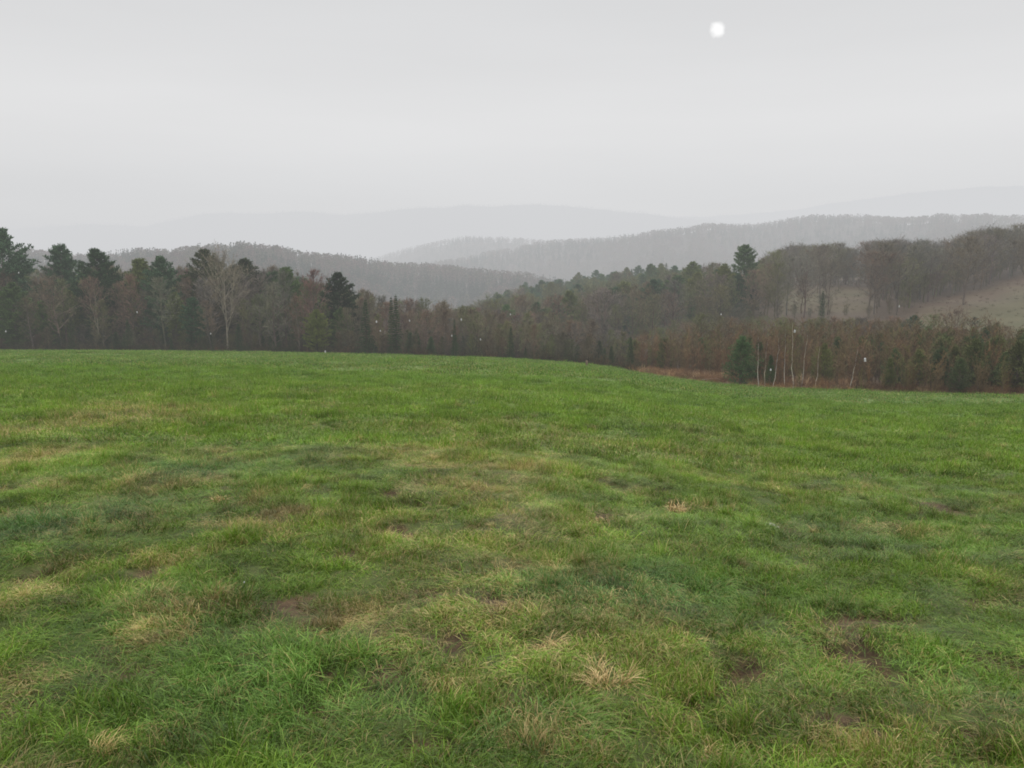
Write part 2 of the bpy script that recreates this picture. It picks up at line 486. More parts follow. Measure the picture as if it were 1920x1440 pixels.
def spruce_tree(H=11, spread=.2, dens=1.0):
    A = MB(); B = MB()
    A.tube([np.array((0, 0, -.4)), np.array((0, 0, H * .5)), np.array((.02, 0, H))], [.15, .09, .012], 6)
    z = H * .04
    while z < H * .985:
        t = z / H
        nb = 7
        a0 = U(0, 6.28)
        for b in range(nb):
            az = a0 + b * 2 * pi / nb + U(-.3, .3)
            ln = (H * spread * (1 - t) ** .95 + .12) * U(.7, 1.15)
            el = radians(-14 + 45 * t * t + U(-8, 8))
            p = np.array((0, 0, z)); d = vec(az, el)
            e = p + d * ln + np.array((0, 0, ln * .12))
            B.tube([p, (p + e) / 2, e], [.025, .016, .004], 3)
            n = int((3 + ln * 5) * dens)
            for c in range(n):
                s0 = (c + U(0, 1)) / n; pc = p + (e - p) * (.1 + .9 * s0)
                for q in range(5):
                    sd = np.cross(d, (0, 0, 1)) * random.choice((-1, 1)) * U(.5, 1.2)
                    dn = d * U(.4, 1) + sd + np.array((0, 0, U(-.35, .3)))
                    B.leafq(pc, dn, U(.16, .36) * (1.1 - .4 * s0), U(.07, .12))
        z += H * U(.024, .034)
    for q in range(12): B.leafq((0, 0, H - .35 + q * .03), vec(U(0, 6.28), radians(55)), .2, .05)
    return A.mesh('trunk_mesh', MT_TRUNK), B.mesh('crown_mesh', MT_CROWN), H

def sapling(H=5, stems=4, spread=.5, tw=.022):
    A = MB(); B = MB()
    for s_ in range(stems):
        az = U(0, 6.28); b = np.array((cos(az) * U(0, .25), sin(az) * U(0, .25), -.2))
        hh = H * (1 if s_ == 0 else U(.6, .95))
        tp = b + np.array((cos(az) * U(.05, spread), sin(az) * U(.05, spread), hh))
        n = 6; path = []; w = np.zeros(3)
        for i in range(n + 1):
            w = w + RNG.normal(size=3) * .035 * (1, 1, 0)
            path.append(b + (tp - b) * i / n + w)
        A.tube(path, [.03 * (1 - i / (n + .6)) + .006 for i in range(n + 1)], 4)
        for j in range(20):
            f = U(.9, n - .05); i = int(f); p = path[i] + (path[i + 1] - path[i]) * (f - i)
            d = vec(U(0, 6.28), radians(U(35, 68))); ln = H * U(.07, .17)
            e = p + d * ln
            B.tube([p, (p + e) / 2 + RNG.normal(size=3) * .03, e], [.010, .008, .003], 3)
            for q in range(10):
                pc = p + (e - p) * U(.15, 1)
                B.sliver(pc, d + RNG.normal(size=3) * .5 + np.array((0, 0, .2)), U(.12, .34), tw)
    return A.mesh('stem_mesh', MT_TRUNK), B.mesh('crown_mesh', MT_CROWN), H

def slim_birch(H=6.5, lean=.06, stems=1):
    A = MB(); B = MB()
    n = 9; path = []; w = np.zeros(3); tp = np.array((lean * H, 0, H))
    for i in range(n + 1):
        w = w + RNG.normal(size=3) * .045 * (1, 1, 0)
        path.append(np.array((0, 0, -.3)) + tp * i / n + w)
    A.tube(path, [.038 * (1 - i / (n + .8)) + .006 for i in range(n + 1)], 6)
    for j in range(60):
        f = U(3.0, n - .05); i = int(f); p = path[i] + (path[i + 1] - path[i]) * (f - i)
        d = vec(U(0, 6.28), radians(U(45, 70))); ln = H * U(.06, .15)
        e = p + d * ln
        B.tube([p, (p + e) / 2 + RNG.normal(size=3) * .03, e], [.010, .007, .003], 3)
        for q in range(9):
            B.sliver(p + (e - p) * U(.2, 1), d + RNG.normal(size=3) * .5, U(.12, .35), .016)
    return A.mesh('trunk_mesh', MT_TRUNK), B.mesh('crown_mesh', MT_CROWN), H

KIND = {
 'bare': [bare_tree(14, .2, .23, 40), bare_tree(14, .27, .2, 36), bare_tree(14, .16, .26, 42), bare_tree(14, .24, .22, 40, forks=1, lean=.03), bare_tree(14, .2, .22, forks=2, nl=50), bare_tree(14, .32, .19, 34, lean=.05), bare_tree(14, .15, .28, 44, lean=.03)],
 'wide': [bare_tree(14, .24, .36, 44, elev=(25, 55)), bare_tree(14, .22, .33, 44, forks=1, elev=(28, 58)), bare_tree(14, .27, .38, 46, forks=2, elev=(25, 50))],
 'pine': [pine_tree(16, .12, .22, .8), pine_tree(16, .2, .20, .9), pine_tree(16, .1, .26, .85, gap=.14), pine_tree(16, .15, .2, .55), pine_tree(16, .1, .25, .95, gap=.12)],
 'spruce': [spruce_tree(11), spruce_tree(11, .16), spruce_tree(11, .25)],
 'young': [pine_tree(5, .02, .34, .95, .26, .1, .5, 1.5), pine_tree(5, .03, .28, 1.1, .26, .12, .5, 1.3), pine_tree(5, .02, .42, .9, .26, .12, .5, 1.6)],
 'sapling': [sapling(5, 4), sapling(5, 3, .35), sapling(5, 5, .7), sapling(5, 2, .3), sapling(5, 6, .9)],
}
TH = {'young': 5, 'bare': 14, 'wide': 14, 'pine': 16, 'spruce': 11, 'sapling': 5}
NAMES = {'young': 'young_conifer', 'bare': 'bare_tree', 'wide': 'bare_tree', 'pine': 'pine_tree', 'spruce': 'spruce_tree', 'sapling': 'sapling'}
def jit(c, a=.18):
    f = 1 + U(-a, a); return tuple(max(.005, x * f * (1 + U(-a, a) * .35)) for x in c)
BARK = (.115, .098, .082)
def put(kind, x, y, H, tint, label, cat, group=None, bark=BARK, w=None, meshes=None, stem='trunk', name=None, rz=None, z=None):
    tm, cm, h0 = meshes or random.choice(KIND[kind])
    e = bpy.data.objects.new(name or NAMES[kind], None); COL.objects.link(e)
    e.empty_display_size = .3
    zz = float(height(x, y)) if z is None else z
    s = H / h0; sx = s * (w if w else U(.95, 1.35))
    e.location = (x, y, zz); e.scale = (sx, sx, s)
    e.rotation_euler = (0, 0, U(0, 6.28) if rz is None else rz)
    tag(e, label, cat, group)
    t = link('stem' if kind == 'sapling' else stem, tm, e); t.color = (*bark, 1)
    c = link('crown', cm, e); c.color = (*tint, 1)
    return e

# ------------------------------------------------------------------ ground sheet
def ground():
    az = np.concatenate([np.linspace(-pi, -.85, 60, endpoint=False), np.linspace(-.85, .85, 480), np.linspace(.85, pi, 60, endpoint=False)[1:]])
    r = np.concatenate([[.02], np.exp(np.linspace(math.log(.35), math.log(60), 640)), np.exp(np.linspace(math.log(60), math.log(12000), 330))[1:]])
    A, R = np.meshgrid(az, r, indexing='ij')
    X = R * np.sin(A); Y = R * np.cos(A)
    Z = height(X, Y)
    # fine clods near the viewpoint
    Z = Z + (fbm(X, Y, .12, 2, 77) - .5) * .03 * (1 - sstep(6, 12, R))
    dry, blu = field_attr(X, Y)
    soil, _ = soil_mask(X, Y)
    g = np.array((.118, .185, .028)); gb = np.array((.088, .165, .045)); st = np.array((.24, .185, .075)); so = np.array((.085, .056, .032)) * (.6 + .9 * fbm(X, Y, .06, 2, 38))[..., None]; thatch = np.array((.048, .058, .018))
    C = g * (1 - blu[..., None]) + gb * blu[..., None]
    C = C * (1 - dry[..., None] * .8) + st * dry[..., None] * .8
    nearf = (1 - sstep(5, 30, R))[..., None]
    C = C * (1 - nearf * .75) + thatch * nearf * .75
    sm = clamp01(soil * 1.6)[..., None]
    C = C * (1 - sm) + so * sm
    # beyond the field: leaf litter, brush strip, rough hillside pasture
    e = edge_d(X, Y); q = Y / np.maximum(e, 1)
    bey = sstep(.995, 1.015, q + (fbm(X, Y, 3, 2, 31) - .5) * .03)[..., None]
    lit = np.array((.075, .052, .034)) * (0.7 + .6 * fbm(X, Y, 8, 3, 33))[..., None]
    C = C * (1 - bey) + lit * bey
    uu, vv = proj(X, np.maximum(Y, .1), Z)
    br = (sstep(1.0, 1.01, q) * (1 - sstep(1.25, 1.35, q)) * sstep(1150, 1180, uu) * (1 - sstep(1500, 1700, uu)))[..., None]
    C = C * (1 - br) + np.array((.15, .09, .055)) * br
    hay = hay_mask(uu, vv, X, Y)[..., None]
    n = fbm(X, Y, 16, 3, 35)[..., None]
    topv = np.interp(uu, [1660, 1700, 1760, 1850, 1920, 2400], [592, 578, 562, 540, 514, 470])
    n = np.where((uu > 1680)[..., None], (.75 * sstep(8, 50, vv - topv) + .5 * (fbm(X, Y, 9, 3, 35) - .3))[..., None], n)
    n = np.clip(n, 0, 1)
    hc = np.array((.082, .052, .032)) * (1 - n) + np.array((.066, .064, .024)) * n
    n2 = sstep(.5, .62, fbm(X, Y, 7, 3, 36))[..., None]
    hc = hc * (1 - n2 * .3) + np.array((.12, .10, .06)) * n2 * .3
    C = C * (1 - hay) + hc * hay
    na, nr = A.shape
    V = np.stack([X, Y, Z], -1).reshape(-1, 3)
    idx = np.arange(na * nr).reshape(na, nr)
    ii = np.concatenate([idx, idx[:1]], 0)
    Fq = np.stack([ii[:-1, :-1], ii[:-1, 1:], ii[1:, 1:], ii[1:, :-1]], -1)
    cols = np.concatenate([np.clip(C, 0, 1).reshape(-1, 3), np.ones((na * nr, 1))], 1)
    # split: the meadow and what lies beyond it
    jr = np.arange(nr - 1)
    qf = (q[:, :-1] > 1.0) & (Y[:, :-1] > 0) & (np.abs(A[:, :-1]) < 1.35)
    qa = np.concatenate([qf], 0)
    for name, msk in (('meadow', ~qa), ('valley_ground', qa)):
        f = Fq[msk]
        used = np.unique(f); mp = np.full(len(V), -1); mp[used] = np.arange(len(used))
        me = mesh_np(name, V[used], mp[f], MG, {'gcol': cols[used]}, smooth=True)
        o = link(name, me); tag(o, kind='structure')
def hay_mask(u, v, X, Y):
    m1 = sstep(1450, 1480, u) * (1 - sstep(1620, 1650, u)) * sstep(534, 544, v) * (1 - sstep(580, 592, v)) * (Y > 170) * (Y < 330)
    top = np.interp(u, [1660, 1700, 1760, 1850, 1920, 2400], [592, 578, 562, 540, 514, 470])
    m2 = sstep(1690, 1740, u) * sstep(-4, 6, v - top) * (1 - sstep(640, 690, v)) * (Y > 125) * (Y < 260)
    return np.maximum(m1, m2)
ground()

# ------------------------------------------------------------------ point-instanced stuff
def scatter(name, pts, rot, scale, idx, attrs, meshes, label=None, cat=None):
    col = bpy.data.collections.new(name + '_kinds')
    for i, me in enumerate(meshes):
        o = bpy.data.objects.new('%s_kind_%02d' % (name, i), me); col.objects.link(o)
    me = bpy.data.meshes.new(name); n = len(pts)
    me.vertices.add(n); me.vertices.foreach_set('co', np.asarray(pts, np.float32).ravel())
    def at(nm, ty, arr, key):
        a = me.attributes.new(nm, ty, 'POINT'); a.data.foreach_set(key, np.ascontiguousarray(arr).ravel())
    at('rot', 'FLOAT_VECTOR', np.asarray(rot, np.float32), 'vector')
    at('scl', 'FLOAT_VECTOR', np.asarray(scale, np.float32), 'vector')
    at('idx', 'INT', np.asarray(idx, np.int32), 'value')
    for k_, a in attrs.items():
        a = np.asarray(a, np.float32)
        if a.ndim == 2: at(k_, 'FLOAT_COLOR', np.concatenate([a, np.ones((n, 1), np.float32)], 1), 'color')
        else: at(k_, 'FLOAT', a, 'value')
    o = link(name, me)
    tag(o, label, cat, kind='stuff')
    g = bpy.data.node_groups.new(name + '_scatter', 'GeometryNodeTree')
    g.interface.new_socket('Geometry', in_out='INPUT', socket_type='NodeSocketGeometry')
    g.interface.new_socket('Geometry', in_out='OUTPUT', socket_type='NodeSocketGeometry')
    N = g.nodes; L = g.links
    gi = N.new('NodeGroupInput'); go = N.new('NodeGroupOutput')
    ip = N.new('GeometryNodeInstanceOnPoints'); ci = N.new('GeometryNodeCollectionInfo')
    ci.inputs['Collection'].default_value = col; ci.inputs['Separate Children'].default_value = True; ci.inputs['Reset Children'].default_value = True
    ip.inputs['Pick Instance'].default_value = True
    def na(nm, ty):
        q = N.new('GeometryNodeInputNamedAttribute'); q.data_type = ty; q.inputs['Name'].default_value = nm
        return next(s_ for s_ in q.outputs if s_.enabled and s_.name == 'Attribute')
    L.new(gi.outputs[0], ip.inputs['Points']); L.new(ci.outputs[0], ip.inputs['Instance'])
    L.new(na('idx', 'INT'), ip.inputs['Instance Index'])
    L.new(na('rot', 'FLOAT_VECTOR'), ip.inputs['Rotation']); L.new(na('scl', 'FLOAT_VECTOR'), ip.inputs['Scale'])
    L.new(ip.outputs[0], go.inputs[0])
    md = o.modifiers.new('scatter', 'NODES'); md.node_group = g
    return o

# ------------------------------------------------------------------ grass
def tuft(nb, rad, hmin, hmax, wid, lay=.35, dirbias=None, segs=3, clusters=None):
    V = []; T = []; A = []
    for b in range(nb):
        a = U(0, 6.28); r = rad * sqrt(U(0, 1)); x = r * cos(a); y = r * sin(a)
        h = U(hmin, hmax); w = wid * U(.7, 1.3)
        ld = U(0, 6.28) if dirbias is None else dirbias + random.gauss(0, .8)
        if clusters:
            cx, cy, cr, cd, ch = random.choice(clusters); x, y = cx + x * cr, cy + y * cr; ld = cd + random.gauss(0, .9); h *= ch
        bend = abs(random.gauss(lay, .25)) + .08
        fd = U(0, 6.28); ex, ey = cos(fd) * w / 2, sin(fd) * w / 2
        n0 = len(V); br, b2 = U(0, 1), U(0, 1)
        px, py, pz = x, y, -.01; ang = bend * .25
        for s_ in range(segs + 1):
            t = s_ / segs
            ww = (1 - t) ** .6
            if s_ < segs:
                V += [(px - ex * ww, py - ey * ww, pz), (px + ex * ww, py + ey * ww, pz)]; A += [(br, t, b2, 1)] * 2
            else:
                V.append((px, py, pz)); A.append((br, 1, b2, 1))
            ang = min(ang + bend * 1.25 / segs * (1 + t), 1.75)
            px += sin(ang) * cos(ld) * h / segs; py += sin(ang) * sin(ld) * h / segs; pz += max(cos(ang), -.25) * h / segs
        for s_ in range(segs - 1):
            q = n0 + 2 * s_; T += [(q, q + 1, q + 3), (q, q + 3, q + 2)]
        q = n0 + 2 * (segs - 1); T.append((q, q + 1, q + 2))
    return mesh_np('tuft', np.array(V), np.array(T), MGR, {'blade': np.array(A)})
def grass():
    clump = [tuft(90, .05, .09, .19, .0042, .75, segs=4), tuft(85, .055, .08, .17, .0042, 1.1, segs=4), tuft(85, .045, .09, .2, .0042, 1.0, dirbias=0, segs=4)]
    near = [tuft(80, .13, .035, .095, .0038, .5), tuft(80, .13, .04, .105, .004, .7), tuft(70, .12, .05, .125, .0042, .9, dirbias=0), tuft(65, .10, .06, .14, .0045, .7),
            tuft(85, .14, .03, .08, .0035, .6), tuft(75, .13, .09, .2, .0044, 1.35, dirbias=1.0), tuft(80, .13, .07, .16, .0042, 1.5, dirbias=.3)] + clump
    mid = [tuft(70, .24, .08, .16, .008, .5, segs=2), tuft(70, .24, .07, .15, .008, .8, segs=2), tuft(60, .22, .09, .2, .009, .7, segs=2)]
    far = [tuft(80, .8, .09, .18, .022, .5, segs=2), tuft(80, .8, .08, .16, .024, .8, segs=2)]
    ptx, pty, sc, ix, sxy = [], [], [], [], []
    def band(y0, y1, dens, lo, n, s0, s1, kk=None):
        area_n = int(dens * 2 * .80 * (y1 ** 2 - y0 ** 2) / 2)
        yy = np.sqrt(RNG.uniform(y0 ** 2, y1 ** 2, area_n)); xx = RNG.uniform(-.80, .80, area_n) * yy
        ok = yy < edge_d(xx, yy) * 1.0
        xx, yy = xx[ok], yy[ok]; m_ = len(xx)
        s = RNG.uniform(s0, s1, m_)
        # lush and short areas
        lush = .9 + (fbm(xx, yy, .6, 3, 51) - .5) * 2.0 + (fbm(xx, yy, .2, 2, 57) - .5) * 1.8
        if kk is not None:
            kp = (lush > .75) & (RNG.uniform(0, 1, m_) < lush * .7); xx, yy, s, lush = xx[kp], yy[kp], s[kp], lush[kp]; m_ = len(xx)
        ptx.append(xx); pty.append(yy); sc.append(s * np.clip(lush, .35, 1.7)); sxy.append(s)
        k_ = RNG.integers(0, n, m_) + lo if kk is None else RNG.choice(kk, m_)
        ix.append(k_)
    nn, nm, nf = len(near), len(mid), len(far)
    band(1.6, 6, 320, 0, 7, .75, 1.1)
    band(6, 12, 170, 0, 7, .85, 1.2)
    band(1.6, 14, 22, 0, 3, .55, 1.05, kk=[7, 8, 9])
    band(14, 30, 8, 0, 3, .9, 1.5, kk=[7, 8, 9])
    band(12, 22, 42, nn, nm, .8, 1.2)
    band(22, 45, 17, nn, nm, 1.2, 1.6)
    band(45, 90, 2.2, nn + nm, nf, .9, 1.3)
    band(90, 160, 1.1, nn + nm, nf, 1.1, 1.6)
    X = np.concatenate(ptx); Y = np.concatenate(pty); SZ = np.concatenate(sc); SX = np.concatenate(sxy); IX = np.concatenate(ix)
    soil, _ = soil_mask(X, Y)
    keep = soil < RNG.uniform(.05, .8, len(X))
    gap = fbm(X, Y, .17, 2, 58); keep &= (gap > RNG.uniform(.22, .44, len(X))) | (IX >= nn)
    for (cx, cy, rr) in TUSS: keep &= (X - cx) ** 2 + (Y - cy) ** 2 > (rr * .8) ** 2
    X, Y, SZ, SX, IX, soil = [a[keep] for a in (X, Y, SZ, SX, IX, soil)]
    dry, blu = field_attr(X, Y)
    dry = np.clip(dry + soil * .5, 0, .95)
    SZ = SZ * (1 - .35 * clamp01(soil * 2))
    shade = 1.0 - .08 * (1 - sstep(6, 16, Y)) + 1.3 * (fbm(X, Y, .3, 3, 61) - .5) + .45 * (fbm(X, Y, 1.3, 2, 63) - .5) + RNG.uniform(-.26, .26, len(X)) + .2 * (fbm(X, Y, 9, 3, 62) - .5) + .7 * (fbm(X, Y, .16, 2, 64) - .5) * (Y < 14) - .5 * soil
    shade = np.clip(shade, .4, 1.6)
    # laid-over tufts where the grass is cool and wet
    nearm = IX < nn
    lay = nearm & (IX < 7) & (RNG.uniform(0, 1, len(X)) < blu * .75)
    IX = np.where(lay, RNG.integers(5, 7, len(X)), IX)
    dc = (IX >= 7) & (IX < nn) & (RNG.uniform(0, 1, len(X)) < .07); dry = np.where(dc, .85, dry)
    Z = height(X, Y)
    rz = RNG.uniform(0, 6.28, len(X))
    rz = np.where((IX == 5) | (IX == 6) | (IX == 9), fbm(X, Y, 1.6, 2, 71) * 11 + RNG.normal(0, 1.1, len(X)), rz)
    rot = np.stack([RNG.normal(0, .1, len(X)), RNG.normal(0, .1, len(X)), rz], 1)
    scale = np.stack([SX, SX, SZ], 1)
    scatter('grass', np.stack([X, Y, Z], 1), rot, scale, IX, {'dry': dry, 'blue': blu, 'shade': shade}, near + mid + far,
            'short green and straw-flecked meadow grass growing over the whole field', 'grass')
    print('grass', len(X))

# individual dead tussocks that stand out of the meadow
def mat_tuss(name, share, c1, c2):
    m = M(name)
    ba = m.n('ShaderNodeAttribute', attribute_type='GEOMETRY', attribute_name='blade')
    sep = m.n('ShaderNodeSeparateColor'); m.link(ba.outputs['Color'], sep.inputs[0])
    st = m.mix(sep.outputs[2], c1, c2); gr = m.mix(sep.outputs[2], (.10, .16, .025), (.19, .25, .05))
    c = m.mix(m.math('LESS_THAN', sep.outputs[0], share), gr, st)
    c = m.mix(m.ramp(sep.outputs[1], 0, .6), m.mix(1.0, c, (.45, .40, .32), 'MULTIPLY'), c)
    m.link(c, m.bs.inputs['Base Color']); m.bs.inputs['Roughness'].default_value = .55; m.bs.inputs['Specular IOR Level'].default_value = .25
    return m.m
MSTRAW = mat_tuss('straw', .82, (.40, .27, .10), (.72, .54, .26))
MSTRAWG = mat_tuss('yellowing_grass', .45, (.30, .24, .08), (.48, .40, .17))
TUSS = []
def tussock(u, v, wpx, label, mat, n=170, hf=.6):
    x, y = hit(u, v + 6); w = wpx / F * y / 2; h = w * (hf + .25) * 1.9
    TUSS.append((x, y, w))
    cl = [(random.gauss(0, .38) * w, random.gauss(0, .3) * w, U(.5, 1.2), U(0, 6.28), U(.5, 1.1)) for _ in range(7)]
    me = tuft(int(n * 1.9), w * .33, h * .3, h * .95, max(.0036, .0011 * y), .95, segs=4, clusters=cl)
    me.materials.clear(); me.materials.append(mat)
    o = link('dry_tussock', me, loc=(x, y, float(height(x, y))))
    tag(o, label, 'grass tussock', 'dead grass tussocks in the meadow')
tussock(1140, 1278, 120, 'brightest straw-yellow tussock of dead grass, near the bottom centre of the meadow', MSTRAW, 240)
tussock(1040, 1212, 85, 'straw-brown tussock up and left of the brightest yellow tussock', MSTRAW)
tussock(1268, 955, 62, 'small brown tussock sticking up beside a dark green patch in the middle of the meadow', MSTRAW, 120)
tussock(1130, 978, 74, 'flattened ochre tussock on the rim of a small dark hollow', MSTRAW, 120, .4)
tussock(710, 1000, 56, 'pale straw tussock left of a dark hollow in the left half of the meadow', MSTRAW, 110, .5)
tussock(775, 1000, 60, 'pale straw tussock right of a dark hollow in the left half of the meadow', MSTRAW, 110, .6)
tussock(272, 1118, 100, 'yellowish tussock below a grey hollow on the left side of the meadow', MSTRAWG, 170, .4)
tussock(855, 1290, 70, 'yellow-green tussock above the muddy hollow near the bottom centre', MSTRAWG, 150)
tussock(1305, 1320, 74, 'brown tussock hanging over a muddy hollow left of the large mud patch', MSTRAW, 130, .6)
tussock(1320, 1400, 60, 'upright straw tussock close to the bottom edge below the brown overhanging one', MSTRAW, 90, .9)
tussock(1700, 1172, 60, 'small reddish-brown dead tussock in the right part of the meadow', MSTRAW, 110, .4)
tussock(600, 1190, 60, 'ochre dead tussock in the worn patch on the left', MSTRAW, 90, .5)
tussock(410, 935, 50, 'small pinkish straw tussock far up on the left of the meadow', MSTRAW, 80, .5)
tussock(1880, 1130, 90, 'yellow tussock cluster at the right edge of the meadow', MSTRAWG, 150, .5)

grass()

# ------------------------------------------------------------------ stone, stump, log
def rough_rock(name, sx, sy, sz, mat, seed):
    import bmesh
    bm = bmesh.new(); bmesh.ops.create_icosphere(bm, subdivisions=3, radius=1)
    for v_ in bm.verts:
        n_ = float(fbm(v_.co.x * 1.3 + seed, v_.co.y * 1.3 + v_.co.z * 1.9, 1.0, 3, seed))
        v_.co *= .7 + .55 * n_
        v_.co.x *= sx; v_.co.y *= sy; v_.co.z = max(v_.co.z, -.4) * sz
    me = bpy.data.meshes.new(name); bm.to_mesh(me); bm.free(); me.materials.append(mat)
    return me
MROCK = mat_plain('field_stone', (.20, .18, .15), (.42, .39, .34), 30, .8, .3)
x, y = hit(1444, 994)
o = link('rock', rough_rock('rock', .085, .075, .05, MROCK, 3), loc=(x, y, float(height(x, y)) + .035)); o.rotation_euler = (0, .1, .4)
tag(o, 'small grey stone lying in a dark hollow in the meadow', 'stone')
MWOOD = mat_plain('weathered_wood', (.10, .07, .05), (.22, .17, .12), 12, .9, .2)
MPALE = mat_plain('pale_wood', (.17, .12, .09), (.28, .21, .16), 10, .9, .2)
x, y = hit(1100, 688)
b = MB(); b.tube([(0, 0, -.2), (.02, 0, .25), (.0, .02, .55), (.05, .02, .8)], [.22, .17, .15, .09], 9, cap=True); b.tube([(0, 0, .45), (-.15, 0, .75)], [.07, .03], 5, cap=True)
o = link('stump', b.mesh('stump', MWOOD), loc=(x, y, float(height(x, y)))); tag(o, 'small dark broken stump at the far edge of the field', 'stump')
x, y = hit(1330, 716)
b = MB(); b.tube([(-1.0, 0, .30), (-.4, .1, .36), (.4, .05, .42), (1.2, -.1, .40)], [.085, .08, .07, .05], 8, cap=True); b.tube([(.4, 0, .4), (.7, -.2, .65)], [.04, .02], 5, cap=True)
o = link('fallen_log', b.mesh('fallen_log', MPALE), loc=(x, y - .5, float(height(x, y)))); tag(o, 'pale fallen log lying in the rusty brush at the edge of the field', 'log')

# ------------------------------------------------------------------ landmark trees
def at_edge(u, Yoff=0, Y=None):
    e = float(np.interp(math.atan((u - 960) / F), AZT, EDGE)); Y_ = Y if Y else e + Yoff
    x = float(ray(u, 600)[0]) * Y_
    return x, Y_
def H_for(x, Y, vtop):
    z = float(height(x, Y)); u0, _ = proj(x, Y, z)
    # height whose top projects on row vtop
    _, rz = ray(u0, vtop); return CAMZ + float(rz) * Y - z
GREEN = (.078, .130, .044); BLUEG = (.062, .118, .062); OLIVE = (.120, .148, .048); DKG = (.048, .080, .036)
OCC = []
def landmark(kind, u, vtop, label, tint, Yoff=6, Y=None, w=1.0, bark=BARK, meshes=None, cat=None, **kw):
    x, Y_ = at_edge(u, Yoff, Y); H = H_for(x, Y_, vtop)
    if kind == 'pine' and Y is None: w *= 1.0; Y_ += 9; x = float(ray(u, 600)[0]) * Y_; H = H_for(x, Y_, vtop)
    OCC.append((x, Y_, 2.5))
    return put(kind, x, Y_, H, tint, label, cat or {'bare': 'tree', 'wide': 'tree', 'pine': 'pine tree', 'spruce': 'spruce tree', 'sapling': 'sapling'}[kind], None, bark, w, meshes, **kw)
K = KIND
landmark('pine', 14, 432, 'tallest dark pine at the far left end of the tree line', BLUEG, 8, w=1.15, meshes=K['pine'][2])
landmark('pine', 127, 463, 'dark pine with a small rounded top, second from the left above the trees', BLUEG, 14, w=.95, meshes=K['pine'][3])
landmark('pine', 187, 467, 'bright green pine with a pointed top, right of the round-topped dark pine', (.036, .075, .030), 10, w=1.1, meshes=K['pine'][4])
landmark('pine', 274, 484, 'olive green pine just left of the blue-green pine', OLIVE, 13, w=1.0, meshes=K['pine'][1])
landmark('pine', 311, 484, 'blue-green pine left of the large olive pine', BLUEG, 9, w=1.1, meshes=K['pine'][0])
landmark('pine', 387, 468, 'large olive pine just left of the pale forked bare tree', (.052, .070, .026), 14, w=1.15, meshes=K['pine'][4])
landmark('pine', 462, 489, 'broad dark pine rising right behind the pale forked bare tree', (.045, .062, .028), 18, w=1.3, meshes=K['pine'][0])
landmark('wide', 422, 483, 'bare tree with pale grey forked limbs in front of the olive pines', (.20, .175, .14), 7, w=.9, bark=(.27, .245, .205), meshes=K['wide'][2])
landmark('pine', 544, 500, 'dark narrow-topped pine between the pale forked tree and the round dark pine', GREEN, 12, w=.95, meshes=K['pine'][1])
landmark('pine', 634, 514, 'rounded dark green pine standing alone above the left tree line', (.028, .050, .022), 12, w=1.25, meshes=K['pine'][0])
landmark('bare', 585, 511, 'pinkish bare tree with a rounded crown left of the round dark pine', (.19, .115, .105), 10, w=1.2, meshes=K['bare'][2])
landmark('spruce', 686, 562, 'dark spruce in the tree line between the round pine and the twin spires', DKG, 3, w=1.0)
landmark('spruce', 734, 556, 'left one of twin narrow dark spruces in the middle of the tree line', DKG, 4, w=.7, meshes=K['spruce'][1])
landmark('spruce', 743, 553, 'right one of twin narrow dark spruces in the middle of the tree line', DKG, 5, w=.75, meshes=K['spruce'][1])
landmark('spruce', 852, 598, 'lone thin dark spruce in front of the russet bare trees', DKG, 3, w=.7, meshes=K['spruce'][1])
landmark('spruce', 958, 612, 'dark spruce at the field edge, in front of brown trees near the centre', DKG, 3, w=.9)
landmark('spruce', 1148, 648, 'left one of two small dark spruces beyond the corner of the field', DKG, 6, w=1.1)
landmark('spruce', 1184, 632, 'right one of two small dark spruces beyond the corner of the field', DKG, 8, w=1.0)
landmark('pine', 1391, 462, 'lone dark green pine standing tall above the wood on the right', (.085, .140, .062), Y=218, w=1.15, meshes=K['pine'][3])
landmark('pine', 1412, 532, 'short dark pine below the lone tall pine', (.028, .050, .028), Y=215, w=.9, meshes=K['pine'][1])
landmark('young', 1394, 634, 'bushy young green fir left of the white birches at the field edge', (.075, .135, .055), 3, w=1.0, meshes=K['young'][2], cat='young conifer')
landmark('spruce', 1540, 545, 'narrow dark spruce in front of the small hillside clearing', DKG, Y=170, w=.8)
landmark('spruce', 1246, 493, 'pointed dark conifer sticking out of the skyline of the middle wood', DKG, Y=420, w=.8)
# birches
for i, (u, vt, off, ln, lab) in enumerate([
    (1429, 622, 1.5, -.05, 'leftmost slim white birch at the field edge'),
    (1441, 636, 3, .02, 'short thin birch just right of the leftmost birch'),
    (1457, 628, 2.5, .05, 'third slim birch from the left, leaning slightly right'),
    (1478, 612, 2.5, -.04, 'slim white birch left of the tallest birch'),
    (1494, 600, 1.5, -.02, 'tallest whitest birch of the group at the field edge'),
    (1511, 622, 2, .05, 'slim birch leaning right of the tallest birch'),
    (1537, 640, 2, .02, 'thin grey birch at the right end of the group'),
    (1604, 650, 2, .06, 'thin pale sapling birch standing apart to the right of the birch group')]):
    x, Y_ = at_edge(u, off); H = H_for(x, Y_, vt)
    put('birch', x, Y_, H, (.13, .085, .06), lab, 'birch tree', 'birches at the field edge', (.44, .42, .38) if i not in (1, 6) else (.38, .35, .31), 1.0, slim_birch(H, ln), name='birch_tree', rz=0)
    OCC.append((x, Y_ - 1, .7))

